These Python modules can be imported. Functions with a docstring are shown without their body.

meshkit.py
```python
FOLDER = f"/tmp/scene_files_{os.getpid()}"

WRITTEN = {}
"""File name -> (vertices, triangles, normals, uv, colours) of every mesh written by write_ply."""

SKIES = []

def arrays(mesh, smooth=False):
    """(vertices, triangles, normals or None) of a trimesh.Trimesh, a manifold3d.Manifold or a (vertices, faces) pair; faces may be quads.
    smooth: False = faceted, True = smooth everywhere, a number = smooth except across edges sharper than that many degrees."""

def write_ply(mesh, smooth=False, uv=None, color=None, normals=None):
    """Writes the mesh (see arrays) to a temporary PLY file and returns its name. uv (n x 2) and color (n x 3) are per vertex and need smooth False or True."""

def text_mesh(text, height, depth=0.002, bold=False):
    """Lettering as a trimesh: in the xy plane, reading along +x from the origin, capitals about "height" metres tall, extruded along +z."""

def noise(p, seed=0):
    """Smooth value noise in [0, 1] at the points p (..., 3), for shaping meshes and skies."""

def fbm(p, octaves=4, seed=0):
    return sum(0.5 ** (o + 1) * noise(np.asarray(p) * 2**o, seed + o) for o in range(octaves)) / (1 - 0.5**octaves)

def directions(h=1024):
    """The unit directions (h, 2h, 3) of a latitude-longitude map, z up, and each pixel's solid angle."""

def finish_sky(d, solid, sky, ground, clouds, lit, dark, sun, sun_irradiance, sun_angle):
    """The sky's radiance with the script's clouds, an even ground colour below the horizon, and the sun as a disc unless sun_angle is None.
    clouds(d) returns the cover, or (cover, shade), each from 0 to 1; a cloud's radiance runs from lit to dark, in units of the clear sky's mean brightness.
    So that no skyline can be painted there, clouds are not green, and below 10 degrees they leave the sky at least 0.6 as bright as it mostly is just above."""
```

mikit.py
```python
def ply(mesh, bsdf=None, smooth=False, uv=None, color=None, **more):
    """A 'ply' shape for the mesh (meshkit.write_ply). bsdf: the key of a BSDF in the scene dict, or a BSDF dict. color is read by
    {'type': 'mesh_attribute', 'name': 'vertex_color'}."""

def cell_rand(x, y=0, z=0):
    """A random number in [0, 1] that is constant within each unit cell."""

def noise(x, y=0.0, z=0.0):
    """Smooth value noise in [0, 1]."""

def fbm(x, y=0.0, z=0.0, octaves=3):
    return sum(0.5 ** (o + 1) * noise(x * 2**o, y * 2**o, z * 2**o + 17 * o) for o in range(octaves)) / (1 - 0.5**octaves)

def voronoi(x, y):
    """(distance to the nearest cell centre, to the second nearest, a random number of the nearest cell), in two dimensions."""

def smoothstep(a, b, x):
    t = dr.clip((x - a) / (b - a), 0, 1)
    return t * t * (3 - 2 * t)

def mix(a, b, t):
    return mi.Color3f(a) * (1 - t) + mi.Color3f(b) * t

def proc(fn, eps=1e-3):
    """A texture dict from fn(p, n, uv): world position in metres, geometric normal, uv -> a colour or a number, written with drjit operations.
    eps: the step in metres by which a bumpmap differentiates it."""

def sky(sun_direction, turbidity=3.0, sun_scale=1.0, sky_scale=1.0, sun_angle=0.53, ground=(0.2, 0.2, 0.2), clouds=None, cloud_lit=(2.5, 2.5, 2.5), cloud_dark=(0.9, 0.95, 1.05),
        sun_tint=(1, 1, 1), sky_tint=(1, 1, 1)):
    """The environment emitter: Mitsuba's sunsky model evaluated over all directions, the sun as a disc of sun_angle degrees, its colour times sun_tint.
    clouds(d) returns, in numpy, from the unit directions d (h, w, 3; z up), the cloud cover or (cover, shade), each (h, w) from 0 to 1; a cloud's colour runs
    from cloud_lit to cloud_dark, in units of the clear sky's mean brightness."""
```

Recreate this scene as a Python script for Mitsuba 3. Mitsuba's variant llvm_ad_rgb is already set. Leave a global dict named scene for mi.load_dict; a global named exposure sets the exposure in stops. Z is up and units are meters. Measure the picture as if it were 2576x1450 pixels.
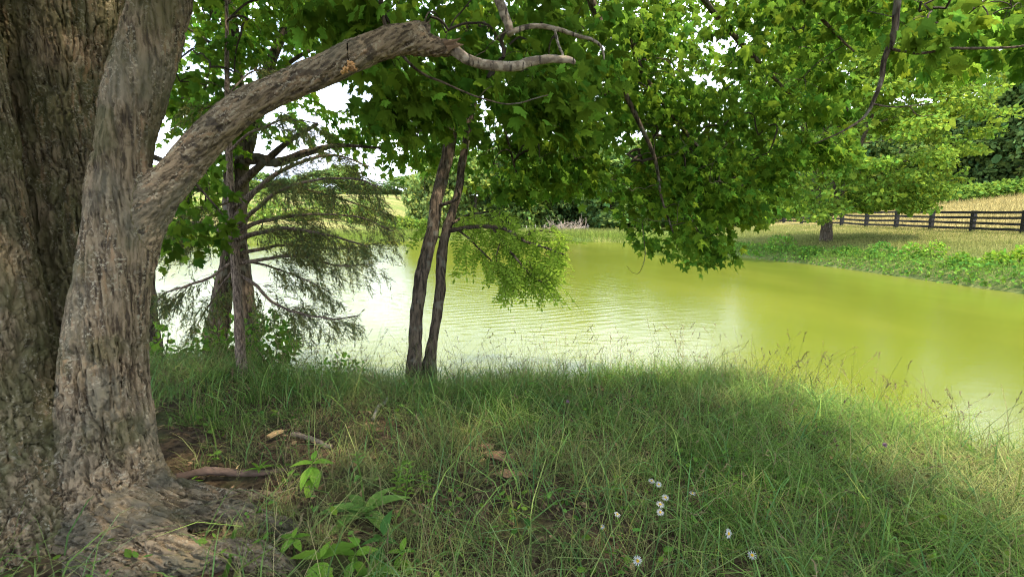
import math
import numpy as np, trimesh, drjit as dr, mitsuba as mi, mikit, meshkit
from scipy.spatial import cKDTree
T = mi.ScalarTransform4f
rng = np.random.default_rng(7)

# ---------------------------------------------------------------- camera, sky, exposure
CAM = np.array([0.0, 0.0, 1.6])
HFOV, PITCH = 95.0, 8.4
FPX = 1288.0 / math.tan(math.radians(HFOV / 2))
_p = math.radians(PITCH)
FWD = np.array([0, math.cos(_p), -math.sin(_p)]); UP = np.array([0, math.sin(_p), math.cos(_p)]); RIGHT = np.array([1.0, 0, 0])
exposure = 2.65
SUN = np.array([0.42, -0.22, 0.88])


def cloud_cover(d):
    h = np.maximum(d[..., 2], 0.05)
    q = np.stack([d[..., 0] / (h + 0.25), d[..., 1] / (h + 0.25), 0 * h], -1)
    n = meshkit.fbm(q * 1.7 + 5.3, 5, 3)
    m = meshkit.fbm(q * 3.1 + 1.7, 4, 9)
    cover = np.clip((n - 0.36) * 5.0 + 1.2 * np.clip((0.42 - d[..., 2]) / 0.3, 0, 1), 0, 1)          # cloud banks stand close together towards the horizon
    shade = np.clip((m - 0.40) * 1.6, 0, 1) * 0.55
    return cover * 0.95, shade


scene = {
    "camera": {"type": "perspective", "fov": HFOV, "fov_axis": "x", "near_clip": 0.02, "far_clip": 4000.0,
               "to_world": T().look_at(origin=CAM.tolist(), target=(CAM + FWD).tolist(), up=[0, 0, 1])},
    "daylight": mikit.sky(SUN.tolist(), turbidity=3.0, clouds=cloud_cover, sun_scale=1.0, cloud_lit=(4.9, 5.3, 6.1), cloud_dark=(3.1, 3.5, 4.3), sun_angle=2.0),
}
labels = {}


# ---------------------------------------------------------------- helpers
def at(u, v, t):
    """The point seen at (u, v) of a 2576 x 1450 view at forward distance t metres."""
    return CAM + t * (FWD + RIGHT * (u - 1288.0) / FPX + UP * (725.0 - v) / FPX)


def on_ground(u, v, h=0.0):
    d = FWD + RIGHT * (u - 1288.0) / FPX + UP * (725.0 - v) / FPX
    t = 2.5
    for _ in range(40):
        p = CAM + t * d
        t += (p[2] - ground_z(p[None, :2])[0] - h) / max(0.05, -d[2]) * 0.6
        t = min(max(t, 0.5), 400)
    return CAM + t * d


def norm(a):
    return a / np.maximum(np.linalg.norm(a, axis=-1, keepdims=True), 1e-12)


def sstep(a, b, x):
    t = np.clip((x - a) / (b - a), 0, 1)
    return t * t * (3 - 2 * t)


class MB:
    """Collects vertices, triangles and colours."""
    def __init__(self):
        self.v, self.f, self.c, self.n = [], [], [], 0

    def add(self, v, f, c=(0.5, 0.5, 0.5)):
        v = np.asarray(v, float).reshape(-1, 3); f = np.asarray(f, int)
        if f.shape[1] == 4:
            f = np.vstack([f[:, [0, 1, 2]], f[:, [0, 2, 3]]])
        c = np.broadcast_to(np.asarray(c, float), v.shape)
        self.v.append(v); self.f.append(f + self.n); self.c.append(c); self.n += len(v)
        return self

    def tube(self, pts, rad, sides=6, c=(0.1, 0.08, 0.06), cap=True):
        v, f = tube(pts, rad, sides, cap)
        return self.add(v, f, c)

    def arrays(self):
        return np.vstack(self.v), np.vstack(self.f), np.vstack(self.c)


def tube(pts, rad, sides=6, cap=True):
    p = np.asarray(pts, float); k = len(p)
    r = np.broadcast_to(np.asarray(rad, float), (k,))
    t = norm(np.gradient(p, axis=0))
    a = np.zeros_like(p)
    ref = np.array([0, 0, 1.0]) if abs(t[0, 2]) < 0.9 else np.array([1.0, 0, 0])
    a0 = norm(np.cross(t[0], ref))
    for i in range(k):
        a0 = norm(a0 - t[i] * (a0 @ t[i])); a[i] = a0
    b = np.cross(t, a)
    ang = np.arange(sides) * 2 * np.pi / sides
    v = p[:, None] + r[:, None, None] * (np.cos(ang)[None, :, None] * a[:, None] + np.sin(ang)[None, :, None] * b[:, None])
    i, j = np.meshgrid(np.arange(k - 1), np.arange(sides), indexing="ij")
    q = np.stack([i * sides + j, i * sides + (j + 1) % sides, (i + 1) * sides + (j + 1) % sides, (i + 1) * sides + j], -1).reshape(-1, 4)
    f = np.vstack([q[:, [0, 1, 2]], q[:, [0, 2, 3]]])
    v = v.reshape(-1, 3)
    if cap:
        n = len(v); v = np.vstack([v, p[:1], p[-1:]]); jj = np.arange(sides)
        f = np.vstack([f, np.stack([(jj + 1) % sides, jj, jj * 0 + n], 1), np.stack([(k - 1) * sides + jj, (k - 1) * sides + (jj + 1) % sides, jj * 0 + n + 1], 1)])
    return v, f


def curve(pts, n=24, wob=0.0, seed=0):
    """Catmull-Rom through rows of pts (x, y, z[, r])."""
    p = np.asarray(pts, float)
    p = np.vstack([2 * p[0] - p[1], p, 2 * p[-1] - p[-2]])
    m = len(p) - 3
    s = np.linspace(0, m - 1e-9, n); i = s.astype(int); t = (s - i)[:, None]
    a, b, c, d = p[i], p[i + 1], p[i + 2], p[i + 3]
    o = 0.5 * (2 * b + (c - a) * t + (2 * a - 5 * b + 4 * c - d) * t ** 2 + (3 * b - a - 3 * c + d) * t ** 3)
    if wob:
        q = np.stack([s * 1.7, 0 * s + seed * 3.1, 0 * s], -1)
        for k in range(3):
            o[:, k] += wob * (meshkit.fbm(q + 11.3 * k, 3, seed + k) - 0.5) * 2
    return o


def stamp(pv, pf, mats, org, col):
    """Copies of a small mesh: mats (k,3,3) columns are the axes, org (k,3), col (k,3)."""
    k, n = len(mats), len(pv)
    v = np.einsum("kij,nj->kni", mats, pv) + org[:, None]
    f = pf[None] + (np.arange(k) * n)[:, None, None]
    c = np.repeat(col[:, None], n, 1)
    return v.reshape(-1, 3), f.reshape(-1, 3), c.reshape(-1, 3)


def frames(d, nrm):
    """Axes (side, tip direction, normal) for leaves."""
    d = norm(d); s = norm(np.cross(d, nrm)); n = np.cross(s, d)
    return np.stack([s, d, n], -1)


taken = {}


def key_for(base):
    k = base if base not in taken else f"{base}_{taken[base]:03d}"
    taken[base] = taken.get(base, 0) + 1
    return k


def put(name, mesh, bsdf, parent=None, label=None, category=None, group=None, kind=None, smooth=False, uv=None, xf=None):
    """One entry of the scene. mesh: MB, (v, f), (v, f, c) or a finished ply dict."""
    key = key_for(f"{parent}__{name}" if parent else name)
    if isinstance(mesh, dict):
        d = dict(mesh)
    else:
        if isinstance(mesh, MB):
            mesh = mesh.arrays()
        d = mikit.ply((mesh[0], mesh[1]), bsdf, smooth=smooth, uv=uv, color=mesh[2] if len(mesh) > 2 else None)
    if xf is not None:
        d["to_world"] = T(xf.tolist())
    scene[key] = d
    tell(key, label, category, group, kind)
    return key


def tell(key, label=None, category=None, group=None, kind=None):
    e = {k: x for k, x in (("label", label), ("category", category), ("group", group), ("kind", kind)) if x}
    if e:
        labels[key] = {**labels.get(key, {}), **e}


def thing(name, label, category, group=None):
    key = key_for(name)
    tell(key, label, category, group)
    return key


# ---------------------------------------------------------------- materials
ATTR = {"type": "mesh_attribute", "name": "vertex_color"}


def leafy(rough=0.45, trans=1.0):
    return {"type": "principledthin", "base_color": ATTR, "roughness": rough, "diff_trans": trans, "eta": 1.38, "spec_trans": 0.0}


scene["leaf_material"] = leafy(0.42, 1.05)
scene["far_leaf_material"] = leafy(0.6, 0.8)
scene["grass_material"] = leafy(0.5, 0.8)
scene["needle_material"] = leafy(0.6, 0.5)
scene["matte_material"] = {"type": "twosided", "b": {"type": "principled", "base_color": ATTR, "roughness": 0.85, "specular": 0.25}}


def grain(p, uv):
    """Position squeezed along the grain of the wood: upright in the stems, slanting in the limb, level in the roots. uv.x: 0 front stem, 1 mossy stems, 2 limb, 3 roots."""
    k = dr.floor(uv.x + 0.5)
    ex = dr.select(k > 2.5, 0.95, dr.select(k > 1.5, 0.80, 0.0)); ey = dr.select(k > 2.5, -0.25, 0.0); ez = dr.select(k > 2.5, -0.18, dr.select(k > 1.5, 0.60, 1.0))
    d = (p.x * ex + p.y * ey + p.z * ez) * dr.select(dr.abs(k - 2) < 0.5, 0.72, 0.90)
    q = mi.Point3f(p.x - ex * d, p.y - ey * d, p.z - ez * d)
    return mi.Point3f(0.64 * q.x + 0.60 * q.y + 0.48 * q.z, -0.77 * q.x + 0.50 * q.y + 0.40 * q.z, -0.62 * q.y + 0.78 * q.z), k


def bark_colour(p, n, uv):
    g, k = grain(p, uv)
    w = mikit.fbm(p.x * 14, p.y * 14, p.z * 9) - 0.5
    f1 = mikit.fbm(g.x * 70 + w * 2.5, g.y * 70 - w * 2, g.z * 70, octaves=4)
    f2 = mikit.fbm(g.x * 22 + 5, g.y * 22 + w * 2, g.z * 22, octaves=3)
    f3 = mikit.fbm(p.x * 95, p.y * 95, p.z * 80, octaves=3)
    f4 = mikit.fbm(p.x * 5.1 + 7, p.y * 5.1, p.z * 3.0, octaves=5)
    f5 = mikit.fbm(p.x * 7 + 3, p.y * 7, p.z * 4.4 + 31.0, octaves=4)
    mossy = dr.select(dr.abs(k - 1) < 0.5, mi.Float(1), mi.Float(0))
    c = mikit.mix((0.050, 0.036, 0.022), (0.27, 0.208, 0.132), mikit.smoothstep(0.26, 0.70, f1))
    c = mikit.mix(c, (0.120, 0.112, 0.050), mossy * mikit.smoothstep(0.30, 0.60, f4) * 0.7)
    c = mikit.mix(c, (0.165, 0.155, 0.110), (1 - mossy) * mikit.smoothstep(0.40, 0.70, f4) * 0.6)             # grey green lichen film
    c = mikit.mix(c, (0.38, 0.34, 0.25), mikit.smoothstep(0.52, 0.68, f3) * mikit.smoothstep(0.42, 0.62, f2) * 0.8)   # pale crust specks
    c = mikit.mix(c, (0.31, 0.19, 0.10), mikit.smoothstep(0.56, 0.72, f2) * mikit.smoothstep(0.42, 0.6, f1) * 0.55)   # tan fresh bark
    c = mikit.mix(c, (0.085, 0.090, 0.035), mikit.smoothstep(0.48, 0.72, f5) * 0.5 * dr.select(dr.abs(k - 2) < 0.5, 0.2, 1.0))                        # moss
    c = mikit.mix(c, (0.075, 0.070, 0.050), dr.select(k > 2.5, mi.Float(0.55), mi.Float(0)) * mikit.smoothstep(0.25, 0.6, f4))             # old dirty roots
    f6 = mikit.fbm(p.x * 15, p.y * 15, p.z * 15 + 5, octaves=4)
    return mikit.mix(c, (0.035, 0.028, 0.022), dr.select(dr.abs(k - 2) < 0.5, mi.Float(0.7), mi.Float(0.35)) * mikit.smoothstep(0.62, 0.71, f6))            # old scars


def bark_bump(p, n, uv):
    g, k = grain(p, uv)
    w = mikit.fbm(p.x * 14, p.y * 14, p.z * 9) - 0.5
    return mikit.fbm(g.x * 70 + w * 2.5, g.y * 70 - w * 2, g.z * 70, octaves=4) + mikit.fbm(p.x * 110, p.y * 110, p.z * 90, octaves=2) * 0.35


scene["bark_material"] = {"type": "twosided", "b": {"type": "bumpmap", "arbitrary": mikit.proc(bark_bump, eps=2e-3), "scale": 0.020,
                          "nested": {"type": "principled", "base_color": mikit.proc(bark_colour), "roughness": 0.85, "specular": 0.25}}}


def dark_bark(p, n, uv):
    f = mikit.fbm(p.x * 60, p.y * 60, p.z * 9, octaves=4)
    g = mikit.fbm(p.x * 11, p.y * 11, p.z * 9, octaves=3)
    c = mikit.mix((0.035, 0.028, 0.02), (0.135, 0.105, 0.075), mikit.smoothstep(0.3, 0.7, f))
    return mikit.mix(c, (0.20, 0.20, 0.16), mikit.smoothstep(0.58, 0.7, g) * 0.5)


def dark_bump(p, n, uv):
    return mikit.fbm(p.x * 60, p.y * 60, p.z * 9, octaves=4)


scene["dark_bark_material"] = {"type": "twosided", "b": {"type": "bumpmap", "arbitrary": mikit.proc(dark_bump, eps=2e-3), "scale": 0.018,
                               "nested": {"type": "principled", "base_color": mikit.proc(dark_bark), "roughness": 0.9, "specular": 0.2}}}

# ---------------------------------------------------------------- the pond and the lie of the land
ZW = -1.2
SHORE = np.array([(-70, 14), (-40, 8.5), (-22, 7.4), (-12, 7.0), (-7, 7.0), (-4.2, 6.9), (-2.2, 6.35), (-0.8, 6.15), (0.8, 6.15), (2.1, 6.1), (3.1, 5.75), (3.85, 5.0), (4.4, 4.1),
                  (5.6, 3.0), (7.5, 1.5), (10, 0.0), (14, -2.0), (19, -1), (21.5, 4), (20.6, 11), (19.4, 17.4), (19.2, 22), (19.0, 28.5), (17.6, 33), (16.6, 40), (15.6, 48), (14.4, 55), (12, 58), (6, 60.5),
                  (0, 61.5), (-8, 62), (-14, 60), (-20, 56), (-28, 54.5), (-38, 53), (-50, 50), (-64, 44), (-76, 30)], float)


def shore_distance(xy):
    """Signed distance to the waterline, positive on land."""
    xy = np.asarray(xy, float).reshape(-1, 2)
    best = np.full(len(xy), 1e18); inside = np.zeros(len(xy), bool)
    for (x0, y0), (x1, y1) in zip(SHORE, np.roll(SHORE, -1, 0)):
        dx, dy = x1 - x0, y1 - y0
        h = np.clip(((xy[:, 0] - x0) * dx + (xy[:, 1] - y0) * dy) / (dx * dx + dy * dy), 0, 1)
        best = np.minimum(best, (xy[:, 0] - x0 - h * dx) ** 2 + (xy[:, 1] - y0 - h * dy) ** 2)
        cross = ((y0 > xy[:, 1]) != (y1 > xy[:, 1])) & (xy[:, 0] < dx * (xy[:, 1] - y0) / (dy if dy else 1e-9) + x0)
        inside ^= cross
    return np.where(inside, -1, 1) * np.sqrt(best)


def ground_z(xy):
    xy = np.asarray(xy, float).reshape(-1, 2); x, y = xy[:, 0], xy[:, 1]
    p3 = np.stack([x, y, 0 * x], -1)
    wob = (meshkit.fbm(p3 * 0.9, 3, 2) - 0.5)
    sd = shore_distance(xy) + wob * 0.35 * sstep(0, 3, np.abs(y))
    l = np.maximum(sd, 0)
    near = 1.22 * (1 - np.exp(-(l / 0.88) ** 1.6)) + 0.10 * (meshkit.fbm(p3 * 1.6, 3, 5) - 0.5) 
    right = 0.45 * (1 - np.exp(-l / 0.35)) + 0.098 * np.minimum(l, 14.5) + 0.115 * np.clip(l - 14.5, 0, 60) + 0.02 * np.clip(l - 74, 0, 1e3)
    right += 0.25 * (meshkit.fbm(p3 * 0.35, 3, 6) - 0.5) * sstep(0, 3, l)
    far = 0.55 * (1 - np.exp(-l / 0.8)) + 0.02 * np.minimum(l, 30) + 0.03 * np.clip(l - 30, 0, 80)
    far += (0.085 * np.clip(l - 4, 0, 80) + 0.03 * np.clip(l - 84, 0, 400)) * sstep(-14, -34, x)
    wn = sstep(13, 8.5, y) * sstep(17.5, 13, x)
    wr = sstep(13.5, 18, x) * sstep(66, 54, y - 0.2 * (x - 15))
    z = far + (right - far) * wr
    z = z + (near - z) * wn
    return ZW + np.where(sd > 0, z, np.maximum(sd * 0.55, -1.6))


def axis(lo, hi, dense_lo, dense_hi, step, grow=1.09):
    a = list(np.arange(dense_lo, dense_hi, step)); s = step
    while a[-1] < hi:
        s *= grow; a.append(a[-1] + s)
    s = step
    while a[0] > lo:
        s *= grow; a.insert(0, a[0] - s)
    return np.array(a)


def ground_sheet():
    gx, gy = axis(-1500, 1500, -6, 7, 0.12, 1.06), axis(-400, 2500, 1.0, 8, 0.12, 1.055)
    X, Y = np.meshgrid(gx, gy, indexing="ij")
    xy = np.stack([X.ravel(), Y.ravel()], -1)
    z = np.concatenate([ground_z(c) for c in np.array_split(xy, 20)])
    i, j = np.meshgrid(np.arange(len(gx) - 1), np.arange(len(gy) - 1), indexing="ij")
    n = len(gy)
    q = np.stack([i * n + j, (i + 1) * n + j, (i + 1) * n + j + 1, i * n + j + 1], -1).reshape(-1, 4)
    return np.column_stack([xy, z]), np.vstack([q[:, [0, 1, 2]], q[:, [0, 2, 3]]])


def soil(p, n, uv):
    a = mikit.fbm(p.x * 2.2, p.y * 2.2, 0.0, octaves=4)
    b = mikit.fbm(p.x * 31, p.y * 31, 4.0, octaves=4)
    c = mikit.fbm(p.x * 0.35, p.y * 0.35, 9.0, octaves=4)
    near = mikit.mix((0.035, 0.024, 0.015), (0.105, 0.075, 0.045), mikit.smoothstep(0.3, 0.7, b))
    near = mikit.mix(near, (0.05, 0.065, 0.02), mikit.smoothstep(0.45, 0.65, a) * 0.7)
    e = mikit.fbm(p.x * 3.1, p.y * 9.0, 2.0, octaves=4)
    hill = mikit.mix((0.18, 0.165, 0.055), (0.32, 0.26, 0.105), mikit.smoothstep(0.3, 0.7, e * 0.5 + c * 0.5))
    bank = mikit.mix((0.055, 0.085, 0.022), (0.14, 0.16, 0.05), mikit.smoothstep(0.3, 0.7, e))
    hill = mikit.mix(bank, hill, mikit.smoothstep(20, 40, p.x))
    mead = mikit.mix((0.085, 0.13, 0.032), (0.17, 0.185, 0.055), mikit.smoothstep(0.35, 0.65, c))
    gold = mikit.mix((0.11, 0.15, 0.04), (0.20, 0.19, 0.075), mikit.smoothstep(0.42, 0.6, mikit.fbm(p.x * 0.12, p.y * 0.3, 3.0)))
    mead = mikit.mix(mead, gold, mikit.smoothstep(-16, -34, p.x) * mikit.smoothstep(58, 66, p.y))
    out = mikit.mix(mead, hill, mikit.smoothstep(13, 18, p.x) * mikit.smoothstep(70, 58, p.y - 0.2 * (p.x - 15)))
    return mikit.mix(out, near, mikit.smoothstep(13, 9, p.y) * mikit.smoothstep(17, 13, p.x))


def soil_bump(p, n, uv):
    return mikit.fbm(p.x * 31, p.y * 31, 4.0, octaves=4)


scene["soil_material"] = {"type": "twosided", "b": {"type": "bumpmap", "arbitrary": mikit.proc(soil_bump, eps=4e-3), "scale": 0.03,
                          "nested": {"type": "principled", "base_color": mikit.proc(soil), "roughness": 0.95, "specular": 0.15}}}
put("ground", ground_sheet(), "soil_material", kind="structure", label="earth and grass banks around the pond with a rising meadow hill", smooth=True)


def ripples(p, n, uv):
    x, y = p.x, p.y
    w = mikit.fbm(x * 0.22, y * 0.22, 0.0, octaves=2) * 3.0
    d = mikit.noise(x * 0.16 + 3, y * 0.10, 4.0)
    q1 = dr.sin((y * 0.93 - x * 0.36) * 15.0 + w * 5.0 + 2.2 * mikit.noise(x * 1.1, y * 1.1, 7.0))
    q2 = dr.sin((y * 0.98 + x * 0.18) * 24.0 + w * 7.0 + 2.5 * mikit.noise(x * 1.7, y * 1.7, 1.0))
    g = mikit.fbm(x * 3.3, y * 7.0, 2.0, octaves=3) - 0.5
    h = mikit.fbm(x * 0.9, y * 1.6, 8.0, octaves=2) - 0.5
    amp = mikit.smoothstep(0.25, 0.75, d)
    calm = 1 - 0.72 * mikit.smoothstep(1.5, 8.0, x - 0.12 * y)                                          # the right side lies sheltered
    return ((q1 * 0.45 + q2 * 0.22) * (0.25 + 0.75 * amp) + g * 1.0 + h * 1.2) * calm


def algae(p, n, uv):
    c = mikit.fbm(p.x * 0.25, p.y * 0.12, 6.0, octaves=4)
    return mikit.mix((0.118, 0.146, 0.016), (0.146, 0.168, 0.021), mikit.smoothstep(0.3, 0.7, c))


scene["water_material"] = {"type": "twosided", "b": {"type": "bumpmap", "arbitrary": mikit.proc(ripples, eps=6e-3), "scale": 0.0046,
                           "nested": {"type": "roughplastic", "diffuse_reflectance": mikit.proc(algae), "int_ior": 1.333, "alpha": 0.035, "nonlinear": False}}}
wx, wy = (-90, 30), (-8, 70)
put("pond_water", (np.array([(wx[0], wy[0], ZW), (wx[1], wy[0], ZW), (wx[1], wy[1], ZW), (wx[0], wy[1], ZW)]), np.array([[0, 1, 2], [0, 2, 3]])), "water_material",
    kind="structure", label="yellow green rippled pond water reflecting the bright sky", uv=np.array([[0, 0], [1, 0], [1, 1], [0, 1.0]]))

# ---------------------------------------------------------------- the big maple: stems, limb and roots as one implicit surface
def surface_nets(fn, lo, hi, h):
    lo = np.asarray(lo, float); nx, ny, nz = [int(np.ceil((b - a) / h)) + 1 for a, b in zip(lo, hi)]
    xs, ys, zs = [lo[k] + h * np.arange(n) for k, n in enumerate((nx, ny, nz))]
    V = np.full((nx, ny, nz), 1.0, np.float32); B = 6
    blocks = np.stack(np.meshgrid(*[np.arange(0, n, B) for n in (nx, ny, nz)], indexing="ij"), -1).reshape(-1, 3)
    d = fn(lo + h * (blocks + (B - 1) / 2), False)
    for b in blocks[d < -0.5 * B * h * 1.8 - 0.05]:
        V[b[0]:b[0] + B, b[1]:b[1] + B, b[2]:b[2] + B] = -1.0
    blocks = blocks[np.abs(d) <= 0.5 * B * h * 1.8 + 0.05]
    loc = np.stack(np.meshgrid(*[np.arange(B)] * 3, indexing="ij"), -1).reshape(-1, 3)
    for group in np.array_split(blocks[np.lexsort((blocks[:, 0], blocks[:, 1], blocks[:, 2] // (4 * B)))], 60):
        q = (group[:, None] + loc).reshape(-1, 3); q = q[np.all(q < [nx, ny, nz], axis=1)]
        V[tuple(q.T)] = fn(lo + h * q)
    ins = V < 0
    cnt = sum(ins[a:nx - 1 + a, b:ny - 1 + b, c:nz - 1 + c].astype(np.int8) for a in (0, 1) for b in (0, 1) for c in (0, 1))
    act = np.argwhere((cnt > 0) & (cnt < 8))
    idx = np.full((nx - 1, ny - 1, nz - 1), -1, np.int64); idx[tuple(act.T)] = np.arange(len(act))
    cor = np.array([(a, b, c) for a in (0, 1) for b in (0, 1) for c in (0, 1)])
    val = np.stack([V[tuple((act + o).T)] for o in cor], 1)
    acc, num = np.zeros((len(act), 3)), np.zeros(len(act))
    for i in range(8):
        for j in range(i + 1, 8):
            if np.abs(cor[i] - cor[j]).sum() == 1:
                a, b = val[:, i], val[:, j]; m = (a < 0) != (b < 0)
                t = np.where(m, a / np.where(m, a - b, 1), 0)
                acc += np.where(m[:, None], cor[i] + t[:, None] * (cor[j] - cor[i]), 0); num += m
    verts = lo + h * (act + acc / num[:, None])
    faces = []
    for ax in range(3):
        o = np.eye(3, dtype=int)
        A = ins; sl0 = [slice(None)] * 3; sl1 = [slice(None)] * 3
        sl0[ax], sl1[ax] = slice(0, -1), slice(1, None)
        e = np.argwhere(A[tuple(sl0)] != A[tuple(sl1)])
        b, c = (ax + 1) % 3, (ax + 2) % 3
        ok = (e[:, b] > 0) & (e[:, c] > 0) & (e[:, b] < V.shape[b] - 1) & (e[:, c] < V.shape[c] - 1)
        e = e[ok]; s = A[tuple(e.T)]
        q = np.stack([idx[tuple((e - o[b] - o[c]).T)], idx[tuple((e - o[c]).T)], idx[tuple(e.T)], idx[tuple((e - o[b]).T)]], 1)
        q = np.where(s[:, None], q, q[:, ::-1])
        faces.append(q)
    q = np.vstack(faces)
    return verts, np.vstack([q[:, [0, 1, 2]], q[:, [0, 2, 3]]])


def px(u, v, t, r):
    """A joint at a pixel and distance, its radius given in the same pixels."""
    return (*at(u, v, t), r / FPX * t / math.hypot(1, (u - 1288) / FPX))


def gpt(x, y, dz, r):
    return (x, y, ground_z([(x, y)])[0] + dz, r)


def rt(u, v, r, lift):
    p = on_ground(u, v); t = (p - CAM) @ FWD
    return (p[0], p[1], p[2] + lift - 0.25 * r / FPX * t, r / FPX * t)


CHAINS = {
    "front": [px(412, -190, 2.62, 80), px(402, 0, 2.60, 80), px(350, 200, 2.60, 82), px(318, 330, 2.60, 76), px(308, 400, 2.60, 80), px(296, 480, 2.60, 80), px(292, 650, 2.62, 96), px(272, 800, 2.64, 104), px(262, 950, 2.66, 114), px(270, 1100, 2.66, 124), px(280, 1240, 2.62, 138), px(282, 1400, 2.52, 150), px(282, 1560, 2.42, 175)],
    "back": [px(135, -190, 3.25, 205), px(140, 0, 3.25, 198), px(155, 300, 3.25, 175), px(180, 600, 3.22, 145), px(198, 800, 3.18, 128), px(215, 1000, 3.1, 130), px(215, 1250, 3.0, 150)],
    "left": [px(-260, -190, 2.55, 190), px(-190, 0, 2.55, 188), px(-140, 250, 2.55, 186), px(-100, 500, 2.55, 180), px(-62, 700, 2.56, 182), px(-22, 900, 2.58, 186), px(15, 1080, 2.55, 198), px(24, 1280, 2.46, 226), px(24, 1500, 2.32, 280)],
    "limb": [px(318, 640, 2.66, 72), px(360, 545, 2.66, 68), px(425, 460, 2.66, 56), px(505, 368, 2.66, 49), px(600, 278, 2.66, 44), px(700, 224, 2.66, 41), px(800, 180, 2.67, 40), px(895, 138, 2.68, 41), px(985, 104, 2.69, 35), px(1045, 82, 2.70, 24), px(1078, 66, 2.70, 9)],
    "spur": [px(980, 106, 2.69, 33), px(1060, 112, 2.72, 27), px(1120, 122, 2.74, 20), px(1150, 118, 2.75, 9)],
    "root": [px(340, 1200, 2.68, 80), rt(420, 1290, 46, .06), rt(500, 1312, 36, .045), rt(580, 1306, 38, .035), rt(650, 1322, 34, .03), rt(712, 1330, 24, .01), rt(770, 1352, 10, -.03)],
    "root_b": [px(320, 1290, 2.55, 100), rt(420, 1400, 52, .05), rt(510, 1418, 40, .04), rt(590, 1404, 42, .03), rt(660, 1412, 36, .02), rt(715, 1424, 24, .0), rt(765, 1448, 10, -.03)],
    "root_c": [px(350, 1210, 2.74, 50), rt(430, 1252, 40, .05), rt(540, 1268, 30, .035), rt(620, 1262, 26, .025), rt(690, 1252, 14, .0)],
    "root_d": [px(250, 1380, 2.45, 140), rt(330, 1500, 50, .0), rt(430, 1570, 30, -.03)],
}
BONES, CHAIN_OF, S0 = [], [], []
for ci, (nm, pts) in enumerate(CHAINS.items()):
    c = curve(pts, 3 * len(pts)); s = 0.0
    for a, b in zip(c[:-1], c[1:]):
        BONES.append((a, b)); CHAIN_OF.append(ci); S0.append(s); s += np.linalg.norm(b[:3] - a[:3])
CHAIN_OF, S0 = np.array(CHAIN_OF), np.array(S0)
NAMES = list(CHAINS)


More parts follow.
